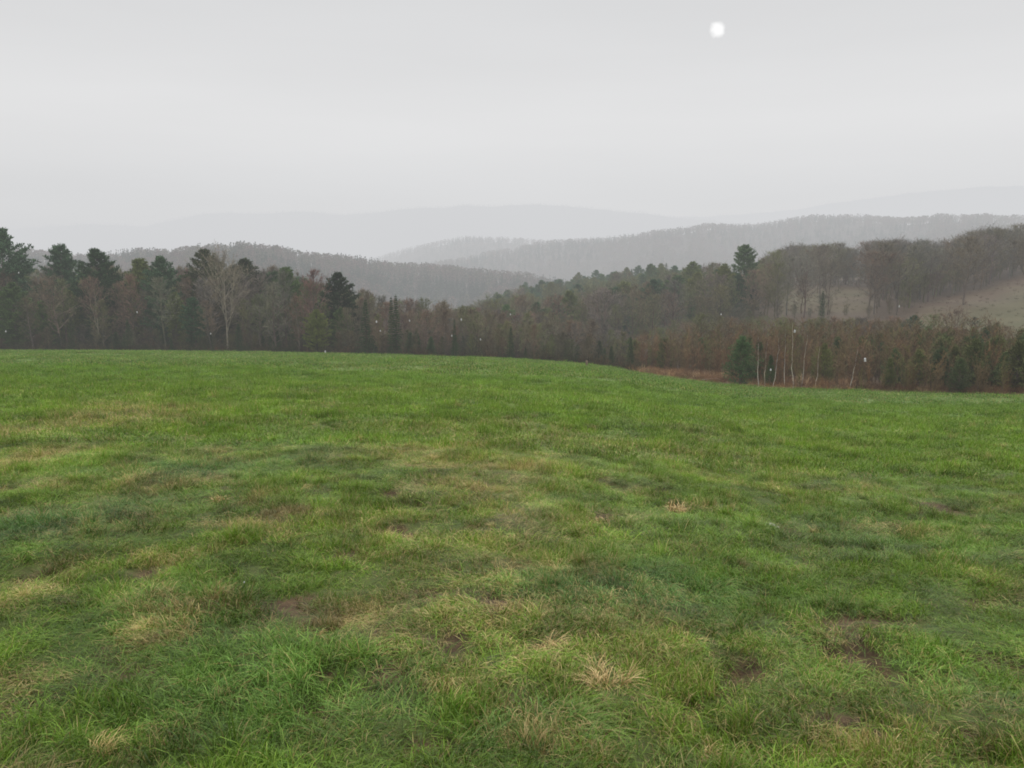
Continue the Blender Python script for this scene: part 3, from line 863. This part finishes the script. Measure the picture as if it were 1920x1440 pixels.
# ------------------------------------------------------------------ woods
def lim(tab): 
    a = np.array(tab, float); return lambda u: np.interp(u, a[:, 0], a[:, 1])
LIM_L = lim([(-400,495),(0,500),(60,504),(100,500),(160,505),(240,500),(300,500),(400,505),(470,498),(520,505),(570,518),(620,535),(680,546),(740,560),(800,560),(860,574),(950,582),(1060,590),(1120,600),(1180,625),(1240,640)])
LIM_M = lim([(700,590),(800,590),(900,568),(940,548),(980,534),(1030,524),(1060,518),(1120,506),(1160,498),(1200,494),(1240,500),(1290,500),(1340,492),(1362,500),(1378,518),(1406,518),(1424,486),(1450,470),(1500,456),(1550,456),(1600,462),(1630,448),(1670,452),(1700,455),(1730,448),(1760,458),(1790,445),(1820,432),(1850,422),(1880,420),(1920,424),(1980,420),(2400,400)])
LIM_B = lim([(1100,640),(1180,630),(1240,612),(1300,595),(1400,588),(1450,592),(1500,594),(1560,592),(1650,590),(1700,592),(1760,582),(1800,578),(1850,585),(1880,604),(1920,612),(2400,610)])
def darts(ufrom, uto, Yf, n, space, occ_space=1.0):
    """random stations (x, Y) with a minimum spacing"""
    cell = {}; out = []
    for (x, Y, r) in OCC: pass
    for _ in range(n):
        u = U(ufrom, uto); 
        e = float(np.interp(math.atan((u - 960) / F), AZT, EDGE))
        lo, hi = Yf(u, e)
        if hi <= lo: continue
        Y = sqrt(U(lo * lo, hi * hi)); x = float(ray(u, 600)[0]) * Y
        sp = space(Y) if callable(space) else space
        key = (int(x // sp), int(Y // sp)); bad = False
        for dx in (-1, 0, 1):
            for dy in (-1, 0, 1):
                for (a, b) in cell.get((key[0] + dx, key[1] + dy), ()):
                    if (a - x) ** 2 + (b - Y) ** 2 < sp * sp: bad = True
        if bad: continue
        for (a, b, r) in OCC:
            if (a - x) ** 2 + (b - Y) ** 2 < r * r: bad = True; break
        if bad: continue
        cell.setdefault(key, []).append((x, Y)); out.append((x, Y, u, e))
    return out
TB = {'brown': (.138, .122, .080), 'russet': (.165, .122, .090), 'grey': (.150, .142, .122), 'olive': (.135, .146, .070)}
TADJ = {'brown': 'brown', 'russet': 'reddish-brown', 'grey': 'grey', 'olive': 'olive-tinged'}
PLAN = []       # (kind, tintname, x, Y, H, tint, zone)
def plan(kind, tn, x, Y, H, tint, zone): PLAN.append((kind, tn, x, Y, H, tint, zone))
# left tree line
for (x, Y, u, e) in darts(-330, 1215, lambda u, e: (e + (3 if u < 1150 else 24), e + 75), 9000, 4.3):
    dep = Y - e; lm = float(LIM_L(u)) + abs(random.gauss(0, 12)) + (14 if dep < 8 else 0)
    H = min(H_for(x, Y, lm), 23)
    if dep < 30: H *= random.choice((1, .96, .9, .8, .7))
    if H < 3: continue
    r = random.random(); z = fbm(x, Y, 22, 2, 81) - .06
    if r < .22 and u < 700: plan('pine', 'pine', x, Y, H * .96, jit(random.choice((GREEN, BLUEG, OLIVE, DKG))), 'left')
    elif r < .31: plan('spruce', 'spruce', x, Y, H * U(.45, .75), jit(DKG), 'left')
    else:
        tn = random.choices(('brown', 'russet', 'grey', 'olive'), (3, 3 if z > .45 else 1.3, 1.6, 2 if z < .55 else 1))[0]
        if u > 730 and random.random() < .3: tn = 'russet'
        plan('bare', tn, x, Y, H, jit(TB[tn]), 'left')
# wood in the valley and on the rising right-hand side
def Ym(u, e):
    return (e + (75 if u < 1180 else 45 if u < 1300 else 40), float(np.interp(u, [700, 960, 1200, 1330, 1440, 1700, 1920, 2300], [520, 520, 480, 430, 350, 290, 300, 300])))
for (x, Y, u, e) in darts(760, 2150, Ym, 16000, lambda Y: 5.2 if Y < 260 else 6.4):
    z0 = float(height(x, Y)); uu, vv = proj(x, Y, z0)
    if float(hay_mask(uu, vv, np.float64(x), np.float64(Y))) > .3 and random.random() > (.12 if u < 1670 else .01): continue
    near_r = Y < float(np.interp(u, [1150, 1300, 1440, 1700, 1920, 2300], [190, 190, 196, 184, 185, 170])) and u > 1150
    lmv = float(LIM_B(u)) if near_r else float(LIM_M(u))
    lmv += abs(random.gauss(0, 9 if u < 1440 else 6)) + (14 * float(vnoise(u / 38., 3.5, 5)) - 5 if u > 1420 else 0)
    mh = H_for(x, Y, lmv)
    if mh < 2.5: continue
    H = min(U(11, 17) if not near_r else U(5, 11), mh)
    if 960 < u < 1420 and 200 < Y <= 280: con = .38
    elif u < 1330 and Y > 280:
        con = .5 * float(sstep(.35, .6, fbm(x, Y, 45, 2, 83))) + .15
        if Y > 330: con += .38
    elif u > 1420 and Y > 180: con = .03 if u < 1640 else 0
    else: con = .24 * (1 if Y > 200 else .7)
    r = random.random()
    if r < con: 
        if random.random() < .6: plan('pine', 'pine', x, Y, H * U(.95, 1.12), jit(random.choice((GREEN, BLUEG, OLIVE, BLUEG))), 'mid')
        else: plan('spruce', 'spruce', x, Y, H * .9, jit(random.choice((GREEN, BLUEG))), 'mid')
    else:
        zz = fbm(x, Y, 35, 2, 84)
        if u > 1440 and Y > 180: tn = random.choices(('brown', 'russet', 'grey', 'olive'), (1.6, .8, 6, .7))[0]
        elif Y < 260: tn = random.choices(('brown', 'russet', 'grey', 'olive'), (3, 2, 1, 3))[0]
        else: tn = 'olive' if zz > .55 else random.choice(('brown', 'olive', 'grey', 'russet'))
        plan('wide' if (u > 1440 and Y > 180) or random.random() < .45 else 'bare', tn, x, Y, H, jit(TB[tn]), 'right' if u > 1440 and Y > 180 else 'mid')
# thicket at the right-hand edge of the field
for (x, Y, u, e) in darts(1190, 2150, lambda u, e: (e + float(np.interp(u, [1190, 1400, 1460], [20, 14, 1])), e + 48), 12000, 1.75):
    dep = Y - e; lmv = float(LIM_B(u)) + abs(random.gauss(0, 14))
    mh = H_for(x, Y, lmv)
    bx = float(np.interp(u, [1190, 1400, 1450], [.25, .5, 1]))
    H = min(U(3.0, 5.5) + dep * .07, mh)
    if dep < 6: H *= U(.6, 1)
    if H < .7: continue
    con = float(np.interp(u, [1350, 1600, 1700, 1800, 2150], [.04, .08, .17, .28, .32])) * (1.3 if fbm(x, Y, 9, 2, 85) > .5 else .6)
    if random.random() < con and dep > 2: plan('young', 'young', x, Y, min(H * U(.8, 1.1), 5.2), jit((.105, .125, .048) if random.random() < .6 else (.074, .118, .050)), 'thicket')
    else:
        tn = random.choices(('brown', 'russet', 'olive'), (4, 3, 1.4))[0]
        plan('sapling', tn, x, Y, H, jit({'brown': (.145, .108, .060), 'russet': (.165, .104, .058), 'olive': (.130, .128, .050)}[tn]), 'thicket')
# nearest of each kind become trees of their own; what is left of the wood reads as one mass
CAPS = {'young_conifer': 120, 'bare_tree': 275, 'pine_tree': 150, 'spruce_tree': 130, 'sapling': 260}
PLAN.sort(key=lambda p: -p[4] / p[3])
ZN = {'left': 'in the tree line along the left field edge', 'mid': 'in the wood on rising ground beyond the field', 'right': 'in the row along the right-hand hillside', 'thicket': 'in the thicket at the right field edge'}
KN = {'young': 'young conifer', 'bare': 'leafless tree', 'wide': 'spreading leafless tree', 'pine': 'dark pine tree', 'spruce': 'dark spruce', 'sapling': 'leafless young tree'}
GN_ = {'young': 'young conifers', 'bare': 'leafless trees', 'wide': 'spreading leafless trees', 'pine': 'pines', 'spruce': 'spruces', 'sapling': 'saplings'}
cnt = {k_: 0 for k_ in CAPS}; rest = []
for p in PLAN:
    kind, tn, x, Y, H, tint, zone = p
    nm = NAMES[kind]
    uu, _ = proj(x, Y, 0.)
    if cnt[nm] >= CAPS[nm] or not (-60 < uu < 1980): rest.append(p); continue
    cnt[nm] += 1
    if tn == 'young': lab = 'young green conifer %s' % ZN[zone]; cat = 'young conifer'
    elif kind in ('bare', 'wide', 'sapling'): lab = '%s %s %s' % (TADJ[tn], KN[kind], ZN[zone]); cat = 'sapling' if kind == 'sapling' else 'tree'
    else: lab = '%s %s' % (KN[kind], ZN[zone]); cat = 'pine tree' if kind == 'pine' else 'spruce tree'
    grp = '%s%s %s' % ((TADJ[tn] + ' ') if tn in TADJ else '', GN_[kind] if tn != 'young' else 'young conifers', ZN[zone])
    bk = jit(BARK, .3) if kind != 'sapling' else (.12, .09, .065)
    if zone == 'left' and kind == 'bare' and random.random() < .14: bk = jit((.20, .18, .15), .2)
    put(kind, x, Y, H, tint, lab, cat, grp, bk, w=U(.75, 1.25) if tn == 'young' else None)
print('trees', cnt, 'rest', len(rest))
# combined meshes for the mass
def joined(tr, scale_twig=1.0):
    tm, cm, h = tr
    n1 = len(tm.vertices); n2 = len(cm.vertices)
    V = np.empty((n1 + n2) * 3, np.float32); a = np.empty(n1 * 3, np.float32); tm.vertices.foreach_get('co', a); b_ = np.empty(n2 * 3, np.float32); cm.vertices.foreach_get('co', b_)
    V = np.concatenate([a, b_]).reshape(-1, 3)
    fa = np.empty(len(tm.loops), np.int32); tm.loops.foreach_get('vertex_index', fa); fb = np.empty(len(cm.loops), np.int32); cm.loops.foreach_get('vertex_index', fb)
    return mesh_np('wood', V, np.concatenate([fa, fb + n1]).reshape(-1, 3), MT_CROWN_I)
JK = []; JI = {}
for kd in ('bare', 'wide', 'pine', 'spruce', 'sapling', 'young'):
    JI[kd] = []
    for tr in KIND[kd][:4]:
        JI[kd].append(len(JK)); JK.append((joined(tr), tr[2]))
def scatter_trees(name, lst, label, cat, wscale=1.0):
    pts, rot, scl, idx, tint = [], [], [], [], []
    xs = np.array([p[2] for p in lst]); ys = np.array([p[3] for p in lst]); zs = height(xs, ys)
    for p, z in zip(lst, zs):
        kind, tn, x, Y, H, t, zone = p
        i = random.choice(JI[kind]); s = H / JK[i][1]; sx = s * U(1.0, 1.5) * wscale
        pts.append((x, Y, z)); rot.append((0, 0, U(0, 6.28))); scl.append((sx, sx, s)); idx.append(i); tint.append(t)
    scatter(name, pts, rot, scl, idx, {'tint': np.array(tint)}, [j[0] for j in JK], label, cat)
scatter_trees('woodland', rest, 'mass of further trees filling the wood behind the nearer ones', 'woodland')

# undergrowth and rusty brush
und = []
for (x, Y, u, e) in darts(-330, 1240, lambda u, e: (e + (3 if u < 1150 else 26), e + 62), 9000, 2.1):
    dep = Y - e; H = U(2.5, 5.0) + dep * .06
    H = min(H, H_for(x, Y, float(LIM_L(u)) + 22))
    if H < 1: continue
    if random.random() < .22: und.append(('spruce', '', x, Y, H * .9, jit(DKG), ''))
    else: und.append(('bare' if random.random() < .4 else 'sapling', '', x, Y, H, jit(random.choice(((.098, .086, .056), (.112, .086, .060), (.088, .096, .050), (.088, .084, .066)))), ''))
for (x, Y, u, e) in darts(800, 2150, Ym, 9000, 3.4):
    z0 = float(height(x, Y)); uu, vv = proj(x, Y, z0)
    if float(hay_mask(uu, vv, np.float64(x), np.float64(Y))) > .3: continue
    lmv = float(LIM_B(u)) if (u > 1150 and Y < 190) else float(LIM_M(u))
    H = min(U(3, 6.5) if Y < 200 or u < 1440 else U(4, 9), H_for(x, Y, lmv + 12))
    if H < 1: continue
    und.append((random.choice(('bare', 'sapling', 'wide')), '', x, Y, H, jit(random.choice(((.110, .096, .060), (.135, .096, .062), (.118, .120, .055), (.105, .105, .075)))), ''))
scatter_trees('understory', und, 'young growth filling the gaps under the taller trees', 'understory', 1.3)
def shrub(h=1.2, n=120, w=.02):
    B = MB()
    for i in range(n // 6):
        az = U(0, 6.28); p = np.array((cos(az) * U(0, .5), sin(az) * U(0, .5), -.05)); d = vec(az, radians(U(40, 85)))
        e = p + d * h * U(.5, 1)
        B.tube([p, e], [.012, .004], 3)
        for q in range(8): B.sliver(p + (e - p) * U(.2, 1), d + RNG.normal(size=3) * .6, U(.15, .4) * h, w)
    return B.mesh('brush', MT_CROWN_I)
SHR = [shrub(), shrub(1.0, 160), shrub(1.3, 100, .025)]
lst = []
for (x, Y, u, e) in darts(-330, 1200, lambda u, e: (e + 1, e + 22), 6500, .9):
    H = U(.7, 2.4); lst.append((x, Y, H, jit(random.choice(((.07, .058, .036), (.085, .062, .036), (.05, .060, .03), (.055, .05, .035))))))
xs = np.array([p[0] for p in lst]); ys = np.array([p[1] for p in lst]); zs = height(xs, ys)
scatter('undergrowth', np.stack([xs, ys, zs], 1), [(0, 0, U(0, 6.28)) for _ in lst], [(p[2] * .9,) * 3 for p in lst], [random.randrange(3) for _ in lst], {'tint': np.array([p[3] for p in lst])}, SHR,
        'dark leafless undergrowth along the foot of the tree line', 'undergrowth')
lst = []
for (x, Y, u, e) in darts(1175, 2150, lambda u, e: (e - .3, e + (24 if u < 1440 else 8)), 12000, .6):
    dep = Y - e
    H = U(.35, 1.0) if u < 1460 else U(.4, 1.3)
    if dep < 1.2: t = random.choice(((.30, .20, .10), (.22, .12, .06), (.26, .20, .10))); H *= .55
    else: t = random.choice(((.20, .115, .062), (.22, .140, .078), (.14, .085, .05), (.38, .28, .17) if random.random() < .4 else (.19, .13, .085)))
    if u > 1620: H *= .7; t = tuple(c * .6 for c in t)
    lst.append((x, Y, H, jit(t)))
xs = np.array([p[0] for p in lst]); ys = np.array([p[1] for p in lst]); zs = height(xs, ys)
scatter('dry_brush', np.stack([xs, ys, zs], 1), [(0, 0, U(0, 6.28)) for _ in lst], [(p[2] * 1.1, p[2] * 1.1, p[2]) for p in lst], [random.randrange(3) for _ in lst], {'tint': np.array([p[3] for p in lst])}, SHR,
        'rusty dead brush and bracken along the right-hand edge of the field', 'brush')
# rough growth on the hillside pasture
lst = []
for (x, Y, u, e) in darts(1440, 2150, lambda u, e: (130, 300), 6000, 1.9):
    z0 = float(height(x, Y)); uu, vv = proj(x, Y, z0)
    if float(hay_mask(uu, vv, np.float64(x), np.float64(Y))) < .3: continue
    n_ = float(fbm(x, Y, 14, 3, 91))
    top = n_ > .5 if uu < 1680 else (vv - np.interp(uu, [1660, 1700, 1760, 1850, 1920, 2400], [592, 578, 562, 540, 514, 470])) < 22 + 40 * (n_ - .5)
    if random.random() < .45: continue
    lst.append((x, Y, U(.2, .5) * (2 if random.random() < .05 else 1), jit((.100, .064, .040) if top else (.078, .076, .030), .25)))
xs = np.array([p[0] for p in lst]); ys = np.array([p[1] for p in lst]); zs = height(xs, ys)
scatter('pasture_weeds', np.stack([xs, ys, zs], 1), [(0, 0, U(0, 6.28)) for _ in lst], [(p[2] * 1.6, p[2] * 1.6, p[2]) for p in lst], [random.randrange(3) for _ in lst], {'tint': np.array([p[3] for p in lst])}, SHR,
        'brown and straw-coloured weeds covering the hillside pasture on the right', 'weeds')

# ------------------------------------------------------------------ hills and the woods on them
MH = mat_plain('wooded_hill_ground', (.040, .042, .034), (.080, .070, .058), .02, .9, .1, bump=0)
def lod_conifer():
    B = MB()
    for i in range(46):
        t = i / 46; z = .12 + .88 * t; r = .17 * (1 - t) + .012
        az = i * 2.4; B.leafq((0, 0, z * 1.0), vec(az, radians(-12)), r * 1.25, r * .9 + .015)
    for i in range(8): B.leafq((0, 0, .9), vec(U(0, 6.28), 1.2), .12, .03)
    return B.mesh('far_conifer', MT_CROWN_I)
def lod_round():
    B = MB()
    B.tube([(0, 0, 0), (0, 0, .6)], [.02, .012], 3)
    for i in range(95):
        d = vec(U(0, 6.28), U(-.9, 1.57)); r = U(.3, 1) ** .5
        p = np.array((0, 0, .62)) + d * r * np.array((.26, .26, .36))
        B.leafq(p, d + RNG.normal(size=3) * .6, U(.07, .15), U(.03, .06))
    return B.mesh('far_leafless', MT_CROWN_I)
LODS = [lod_conifer(), lod_conifer(), lod_round(), lod_round(), lod_round()]
def ridge(name, crest, Y0, front, drop, treeh, ntrees, con, seed, label, uspan=None, noise=6, tints=None):
    c = np.array(crest, float); u0, u1 = c[0, 0], c[-1, 0]
    n = 260; uu = np.linspace(u0, u1, n)
    vv = np.interp(uu, c[:, 0], c[:, 1])
    k_ = np.ones(7) / 7; vv = np.convolve(np.pad(vv, 3, 'edge'), k_, 'valid')
    Yc = Y0 * (1 + .05 * np.sin(uu / 210 + seed) + .04 * np.sin(uu / 90 + seed * 2))
    rx, rz = ray(uu, vv)
    zc = CAMZ + rz * Yc - treeh * .72 + (fbm(uu, uu * 0, 46, 4, seed) - .5) * Y0 * .0045
    ax = rx
    ts = np.concatenate([np.linspace(-1, 0, 26), np.linspace(0, 1, 8)[1:]])
    rows = []
    def surf(axv, zcv, Ycv, t):
        Yp = Ycv + np.where(t < 0, t * front, t * front * .8)
        sh = np.where(t < 0, (1 - np.cos(np.abs(t) * pi)) / 2, np.abs(t) ** 1.5)
        x = axv * Yp
        z = zcv - drop * sh + (fbm(x, Yp, front * .35, 3, seed) - .5) * noise * 2.2 * np.clip(np.abs(t) * 4, 0, 1)
        return x, Yp, z
    for t in ts:
        x, yp, z = surf(ax, zc, Yc, np.full(n, t)); rows.append(np.stack([x, yp, z], -1))
    V = np.array(rows); m_ = len(ts)
    idx = np.arange(m_ * n).reshape(m_, n)
    Fq = np.stack([idx[:-1, :-1], idx[:-1, 1:], idx[1:, 1:], idx[1:, :-1]], -1).reshape(-1, 4)
    o = link(name, mesh_np(name, V.reshape(-1, 3), Fq, MH, smooth=True)); tag(o, kind='structure')
    if ntrees:
        t = -RNG.uniform(0, 1, ntrees) ** 1.25 * .85 + .03
        f = RNG.uniform(0, n - 1.01, ntrees); i = f.astype(int); fr = f - i
        L_ = lambda a: a[i] * (1 - fr) + a[i + 1] * fr
        x, yp, z = surf(L_(ax), L_(zc), L_(Yc), t)
        cn = fbm(x, yp, front * .16, 3, seed + 7)
        isc = (RNG.uniform(0, 1, ntrees) < con * 2 * sstep(.3, .7, cn))
        idx_ = np.where(isc, RNG.integers(0, 2, ntrees), RNG.integers(2, 5, ntrees))
        h = treeh * RNG.uniform(.65, 1.12, ntrees); h = np.where(isc, h * 1.08, h)
        tn = np.array(tints or [(.030, .048, .030), (.100, .085, .072), (.120, .085, .075), (.085, .085, .055)])
        ci = np.where(isc, 0, RNG.integers(1, len(tn), ntrees))
        tint = tn[ci] * RNG.uniform(.8, 1.2, (ntrees, 1))
        w = h * np.where(isc, .95, 1.15)
        scatter('hillside_wood' , np.stack([x, yp, z - .3], 1), np.stack([0 * x, 0 * x, RNG.uniform(0, 6.28, ntrees)], 1), np.stack([w, w, h], 1), idx_, {'tint': tint}, LODS, label, 'wooded hill')
ridge('near_hill', [(-500,505),(-200,480),(0,476),(60,471),(110,481),(160,486),(210,482),(260,472),(300,476),(340,470),(400,465),(450,463),(500,467),(560,476),(620,484),(700,493),(760,499),(850,507),(950,514),(1010,521),(1080,535),(1180,556),(1300,580)],
      950, 420, 75, 15, 9500, .45, 3, 'hazy wooded hill behind the left tree line')
ridge('middle_hill', [(640,545),(720,520),(800,498),(850,489),(940,470),(1000,461),(1060,452),(1100,452),(1150,446),(1220,438),(1280,429),(1330,424),(1380,424),(1430,422),(1470,418),(1500,409),(1560,405),(1640,409),(1700,413),(1760,407),(1850,407),(1920,409),(2100,400),(2500,395)],
      1750, 690, 145, 16, 9500, .4, 8, 'long hazy wooded ridge climbing to the right behind the valley')
ridge('far_hill', [(540,540),(620,505),(700,486),(760,468),(820,454),(870,447),(920,445),(960,449),(1010,451),(1060,450),(1150,447),(1300,440),(1500,430),(1700,440)],
      2750, 900, 170, 17, 5500, .4, 13, 'pale wooded hill rising behind the middle of the valley', noise=8)
ridge('distant_hills', [(-700,445),(-300,425),(0,428),(100,421),(180,418),(260,424),(330,408),(400,397),(480,399),(560,395),(640,401),(720,395),(800,388),(900,384),(1000,382),(1100,387),(1180,395),(1300,410),(1500,425),(1800,440)],
      6000, 2000, 560, 15, 7000, .3, 17, 'very pale distant wooded hills on the left horizon', noise=20)
ridge('farthest_hills', [(900,440),(1150,415),(1300,404),(1400,398),(1500,388),(1600,376),(1700,362),(1800,352),(1900,348),(2100,345),(2500,360)],
      8600, 2500, 800, 15, 4000, .3, 23, 'faintest distant hill almost lost in the mist on the right', noise=30)

# ------------------------------------------------------------------ falling wet snow
MSN = bpy.data.materials.new('wet_snow'); MSN.use_nodes = True
bs = MSN.node_tree.nodes['Principled BSDF']; bs.inputs['Base Color'].default_value = (.6, .6, .6, 1); bs.inputs['Roughness'].default_value = .5
nz = MSN.node_tree.nodes.new('ShaderNodeTexNoise'); nz.inputs['Scale'].default_value = 400
rp = MSN.node_tree.nodes.new('ShaderNodeMapRange'); rp.inputs[3].default_value = .42; rp.inputs[4].default_value = .6
MSN.node_tree.links.new(nz.outputs[0], rp.inputs[0]); cc = MSN.node_tree.nodes.new('ShaderNodeCombineColor')
for i in range(3): MSN.node_tree.links.new(rp.outputs[0], cc.inputs[i])
MSN.node_tree.links.new(cc.outputs[0], bs.inputs['Base Color'])
SNM = rough_rock('snowflake', 1, 1, 1, MSN, 5)
FL = [(610,660,5,9),(252,710,3,7),(865,600,5,9),(768,602,4,8),(706,604,5,9),(713,621,4,7),(731,645,3,6),(847,630,4,7),(901,637,4,8),(502,590,3,8),
      (257,586,4,8),(238,618,3,6),(336,522,3,6),(367,521,3,6),(395,626,4,7),(35,512,4,7),(11,622,4,8),(1622,676,8,17),(1490,622,7,13),(1445,694,6,9),(1686,575,4,9),(1352,590,4,7),
      (1165,603,3,7),(1222,634,3,7),(458,1092,4,8),(871,766,3,6),(1044,735,3,8),(957,590,4,7),(430,900,3,5),(1580,625,3,6),(1410,690,3,6),(1200,560,3,6),(548,560,3,6)]
FL = [f for f in FL if f[2] > 3]
for (u, v, w, h) in FL:
    Y = U(1.3, 2.2) if w > 5 else U(2.0, 3.6)
    x, y, z = P(u, v, Y)
    o = link('snowflake', SNM, loc=(float(x), Y, float(z))); s = w / F * Y / 2 * .52
    o.scale = (s, s, s * h / w * 1.3); o.rotation_euler = (0, U(-.1, .1), U(0, 6))
    tag(o, 'tiny white wet snowflake falling in front of the landscape', 'snowflake', 'falling snowflakes')

# ------------------------------------------------------------------ daylight
w = bpy.data.worlds.new('World'); S.world = w; w.use_nodes = True
N = w.node_tree.nodes; L = w.node_tree.links
bg = N['Background']
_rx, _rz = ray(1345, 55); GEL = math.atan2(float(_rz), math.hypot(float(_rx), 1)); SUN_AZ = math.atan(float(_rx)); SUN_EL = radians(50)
sky = N.new('ShaderNodeTexSky'); sky.sky_type = 'NISHITA'; sky.sun_disc = False; sky.sun_elevation = SUN_EL; sky.sun_rotation = SUN_AZ
tc = N.new('ShaderNodeTexCoord'); sep = N.new('ShaderNodeSeparateXYZ'); L.new(tc.outputs['Generated'], sep.inputs[0])
rmp = N.new('ShaderNodeValToRGB'); L.new(sep.outputs['Z'], rmp.inputs[0])
cr = rmp.color_ramp; cr.interpolation = 'EASE'
cr.elements[0].position = 0.0; cr.elements[0].color = (.665, .673, .688, 1)
cr.elements[1].position = 1.0; cr.elements[1].color = (1.9, 1.9, 1.91, 1)
for p_, c_ in ((.05, (.68, .685, .695)), (.15, (.755, .755, .76)), (.30, (.69, .693, .70)), (.42, (.98, .98, .99))):
    e = cr.elements.new(p_); e.color = (*c_, 1)
nz = N.new('ShaderNodeTexNoise'); nz.inputs['Scale'].default_value = 1.6; nz.inputs['Detail'].default_value = 6; nz.inputs['Roughness'].default_value = .5
mp = N.new('ShaderNodeMapping'); mp.inputs['Scale'].default_value = (1, 1, 7); L.new(tc.outputs['Generated'], mp.inputs[0]); L.new(mp.outputs[0], nz.inputs['Vector'])
mr = N.new('ShaderNodeMapRange'); mr.inputs[1].default_value = .3; mr.inputs[2].default_value = .7; mr.inputs[3].default_value = .975; mr.inputs[4].default_value = 1.025; L.new(nz.outputs['Fac'], mr.inputs[0])
cl = N.new('ShaderNodeVectorMath'); cl.operation = 'SCALE'; L.new(rmp.outputs[0], cl.inputs[0]); L.new(mr.outputs[0], cl.inputs['Scale'])
# thin share of the clear sky behind the cloud, desaturated, at strength 0.1
hs = N.new('ShaderNodeHueSaturation'); hs.inputs['Saturation'].default_value = .25; hs.inputs['Value'].default_value = .1; L.new(sky.outputs[0], hs.inputs['Color'])
mx = N.new('ShaderNodeMix'); mx.data_type = 'RGBA'; mx.inputs[0].default_value = .04
L.new(cl.outputs[0], mx.inputs[6]); L.new(hs.outputs[0], mx.inputs[7]); 
# a small soft white glow painted into the sky colour
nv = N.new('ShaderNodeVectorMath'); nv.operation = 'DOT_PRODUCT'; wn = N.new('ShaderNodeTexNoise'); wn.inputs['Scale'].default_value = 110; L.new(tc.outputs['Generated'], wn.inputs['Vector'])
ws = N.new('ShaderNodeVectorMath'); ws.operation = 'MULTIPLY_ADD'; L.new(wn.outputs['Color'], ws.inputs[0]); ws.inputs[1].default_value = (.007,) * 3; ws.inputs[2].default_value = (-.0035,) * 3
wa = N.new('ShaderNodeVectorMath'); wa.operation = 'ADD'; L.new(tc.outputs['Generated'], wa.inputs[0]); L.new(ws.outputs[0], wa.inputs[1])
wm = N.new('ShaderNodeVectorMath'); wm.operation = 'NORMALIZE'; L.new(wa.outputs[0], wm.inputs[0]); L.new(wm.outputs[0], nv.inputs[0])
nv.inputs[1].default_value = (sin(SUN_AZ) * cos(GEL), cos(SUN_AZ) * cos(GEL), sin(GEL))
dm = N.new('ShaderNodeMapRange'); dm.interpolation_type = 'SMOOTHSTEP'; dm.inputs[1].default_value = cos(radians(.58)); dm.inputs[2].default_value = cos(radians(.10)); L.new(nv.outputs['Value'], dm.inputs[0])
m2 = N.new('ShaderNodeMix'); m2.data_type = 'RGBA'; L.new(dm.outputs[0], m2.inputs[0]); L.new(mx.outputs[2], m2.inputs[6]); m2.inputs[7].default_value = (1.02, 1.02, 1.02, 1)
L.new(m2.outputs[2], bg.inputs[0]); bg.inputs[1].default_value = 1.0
sd = bpy.data.lights.new('sun', 'SUN'); sd.energy = .8; sd.angle = radians(30); sd.color = (1, .97, .92)
so_ = bpy.data.objects.new('sun', sd); COL.objects.link(so_)
dv = np.array((sin(SUN_AZ) * cos(SUN_EL), cos(SUN_AZ) * cos(SUN_EL), sin(SUN_EL)))
so_.rotation_euler = (pi / 2 - SUN_EL, 0, pi - SUN_AZ)

S.render.engine = 'CYCLES'
S.render.resolution_x = 1024; S.render.resolution_y = 768
S.cycles.max_bounces = 6; S.cycles.diffuse_bounces = 3; S.cycles.transmission_bounces = 2
S.cycles.filter_width = 1.8
S.view_settings.view_transform = 'Standard'; S.view_settings.look = 'None'; S.view_settings.exposure = 0; S.view_settings.gamma = 1
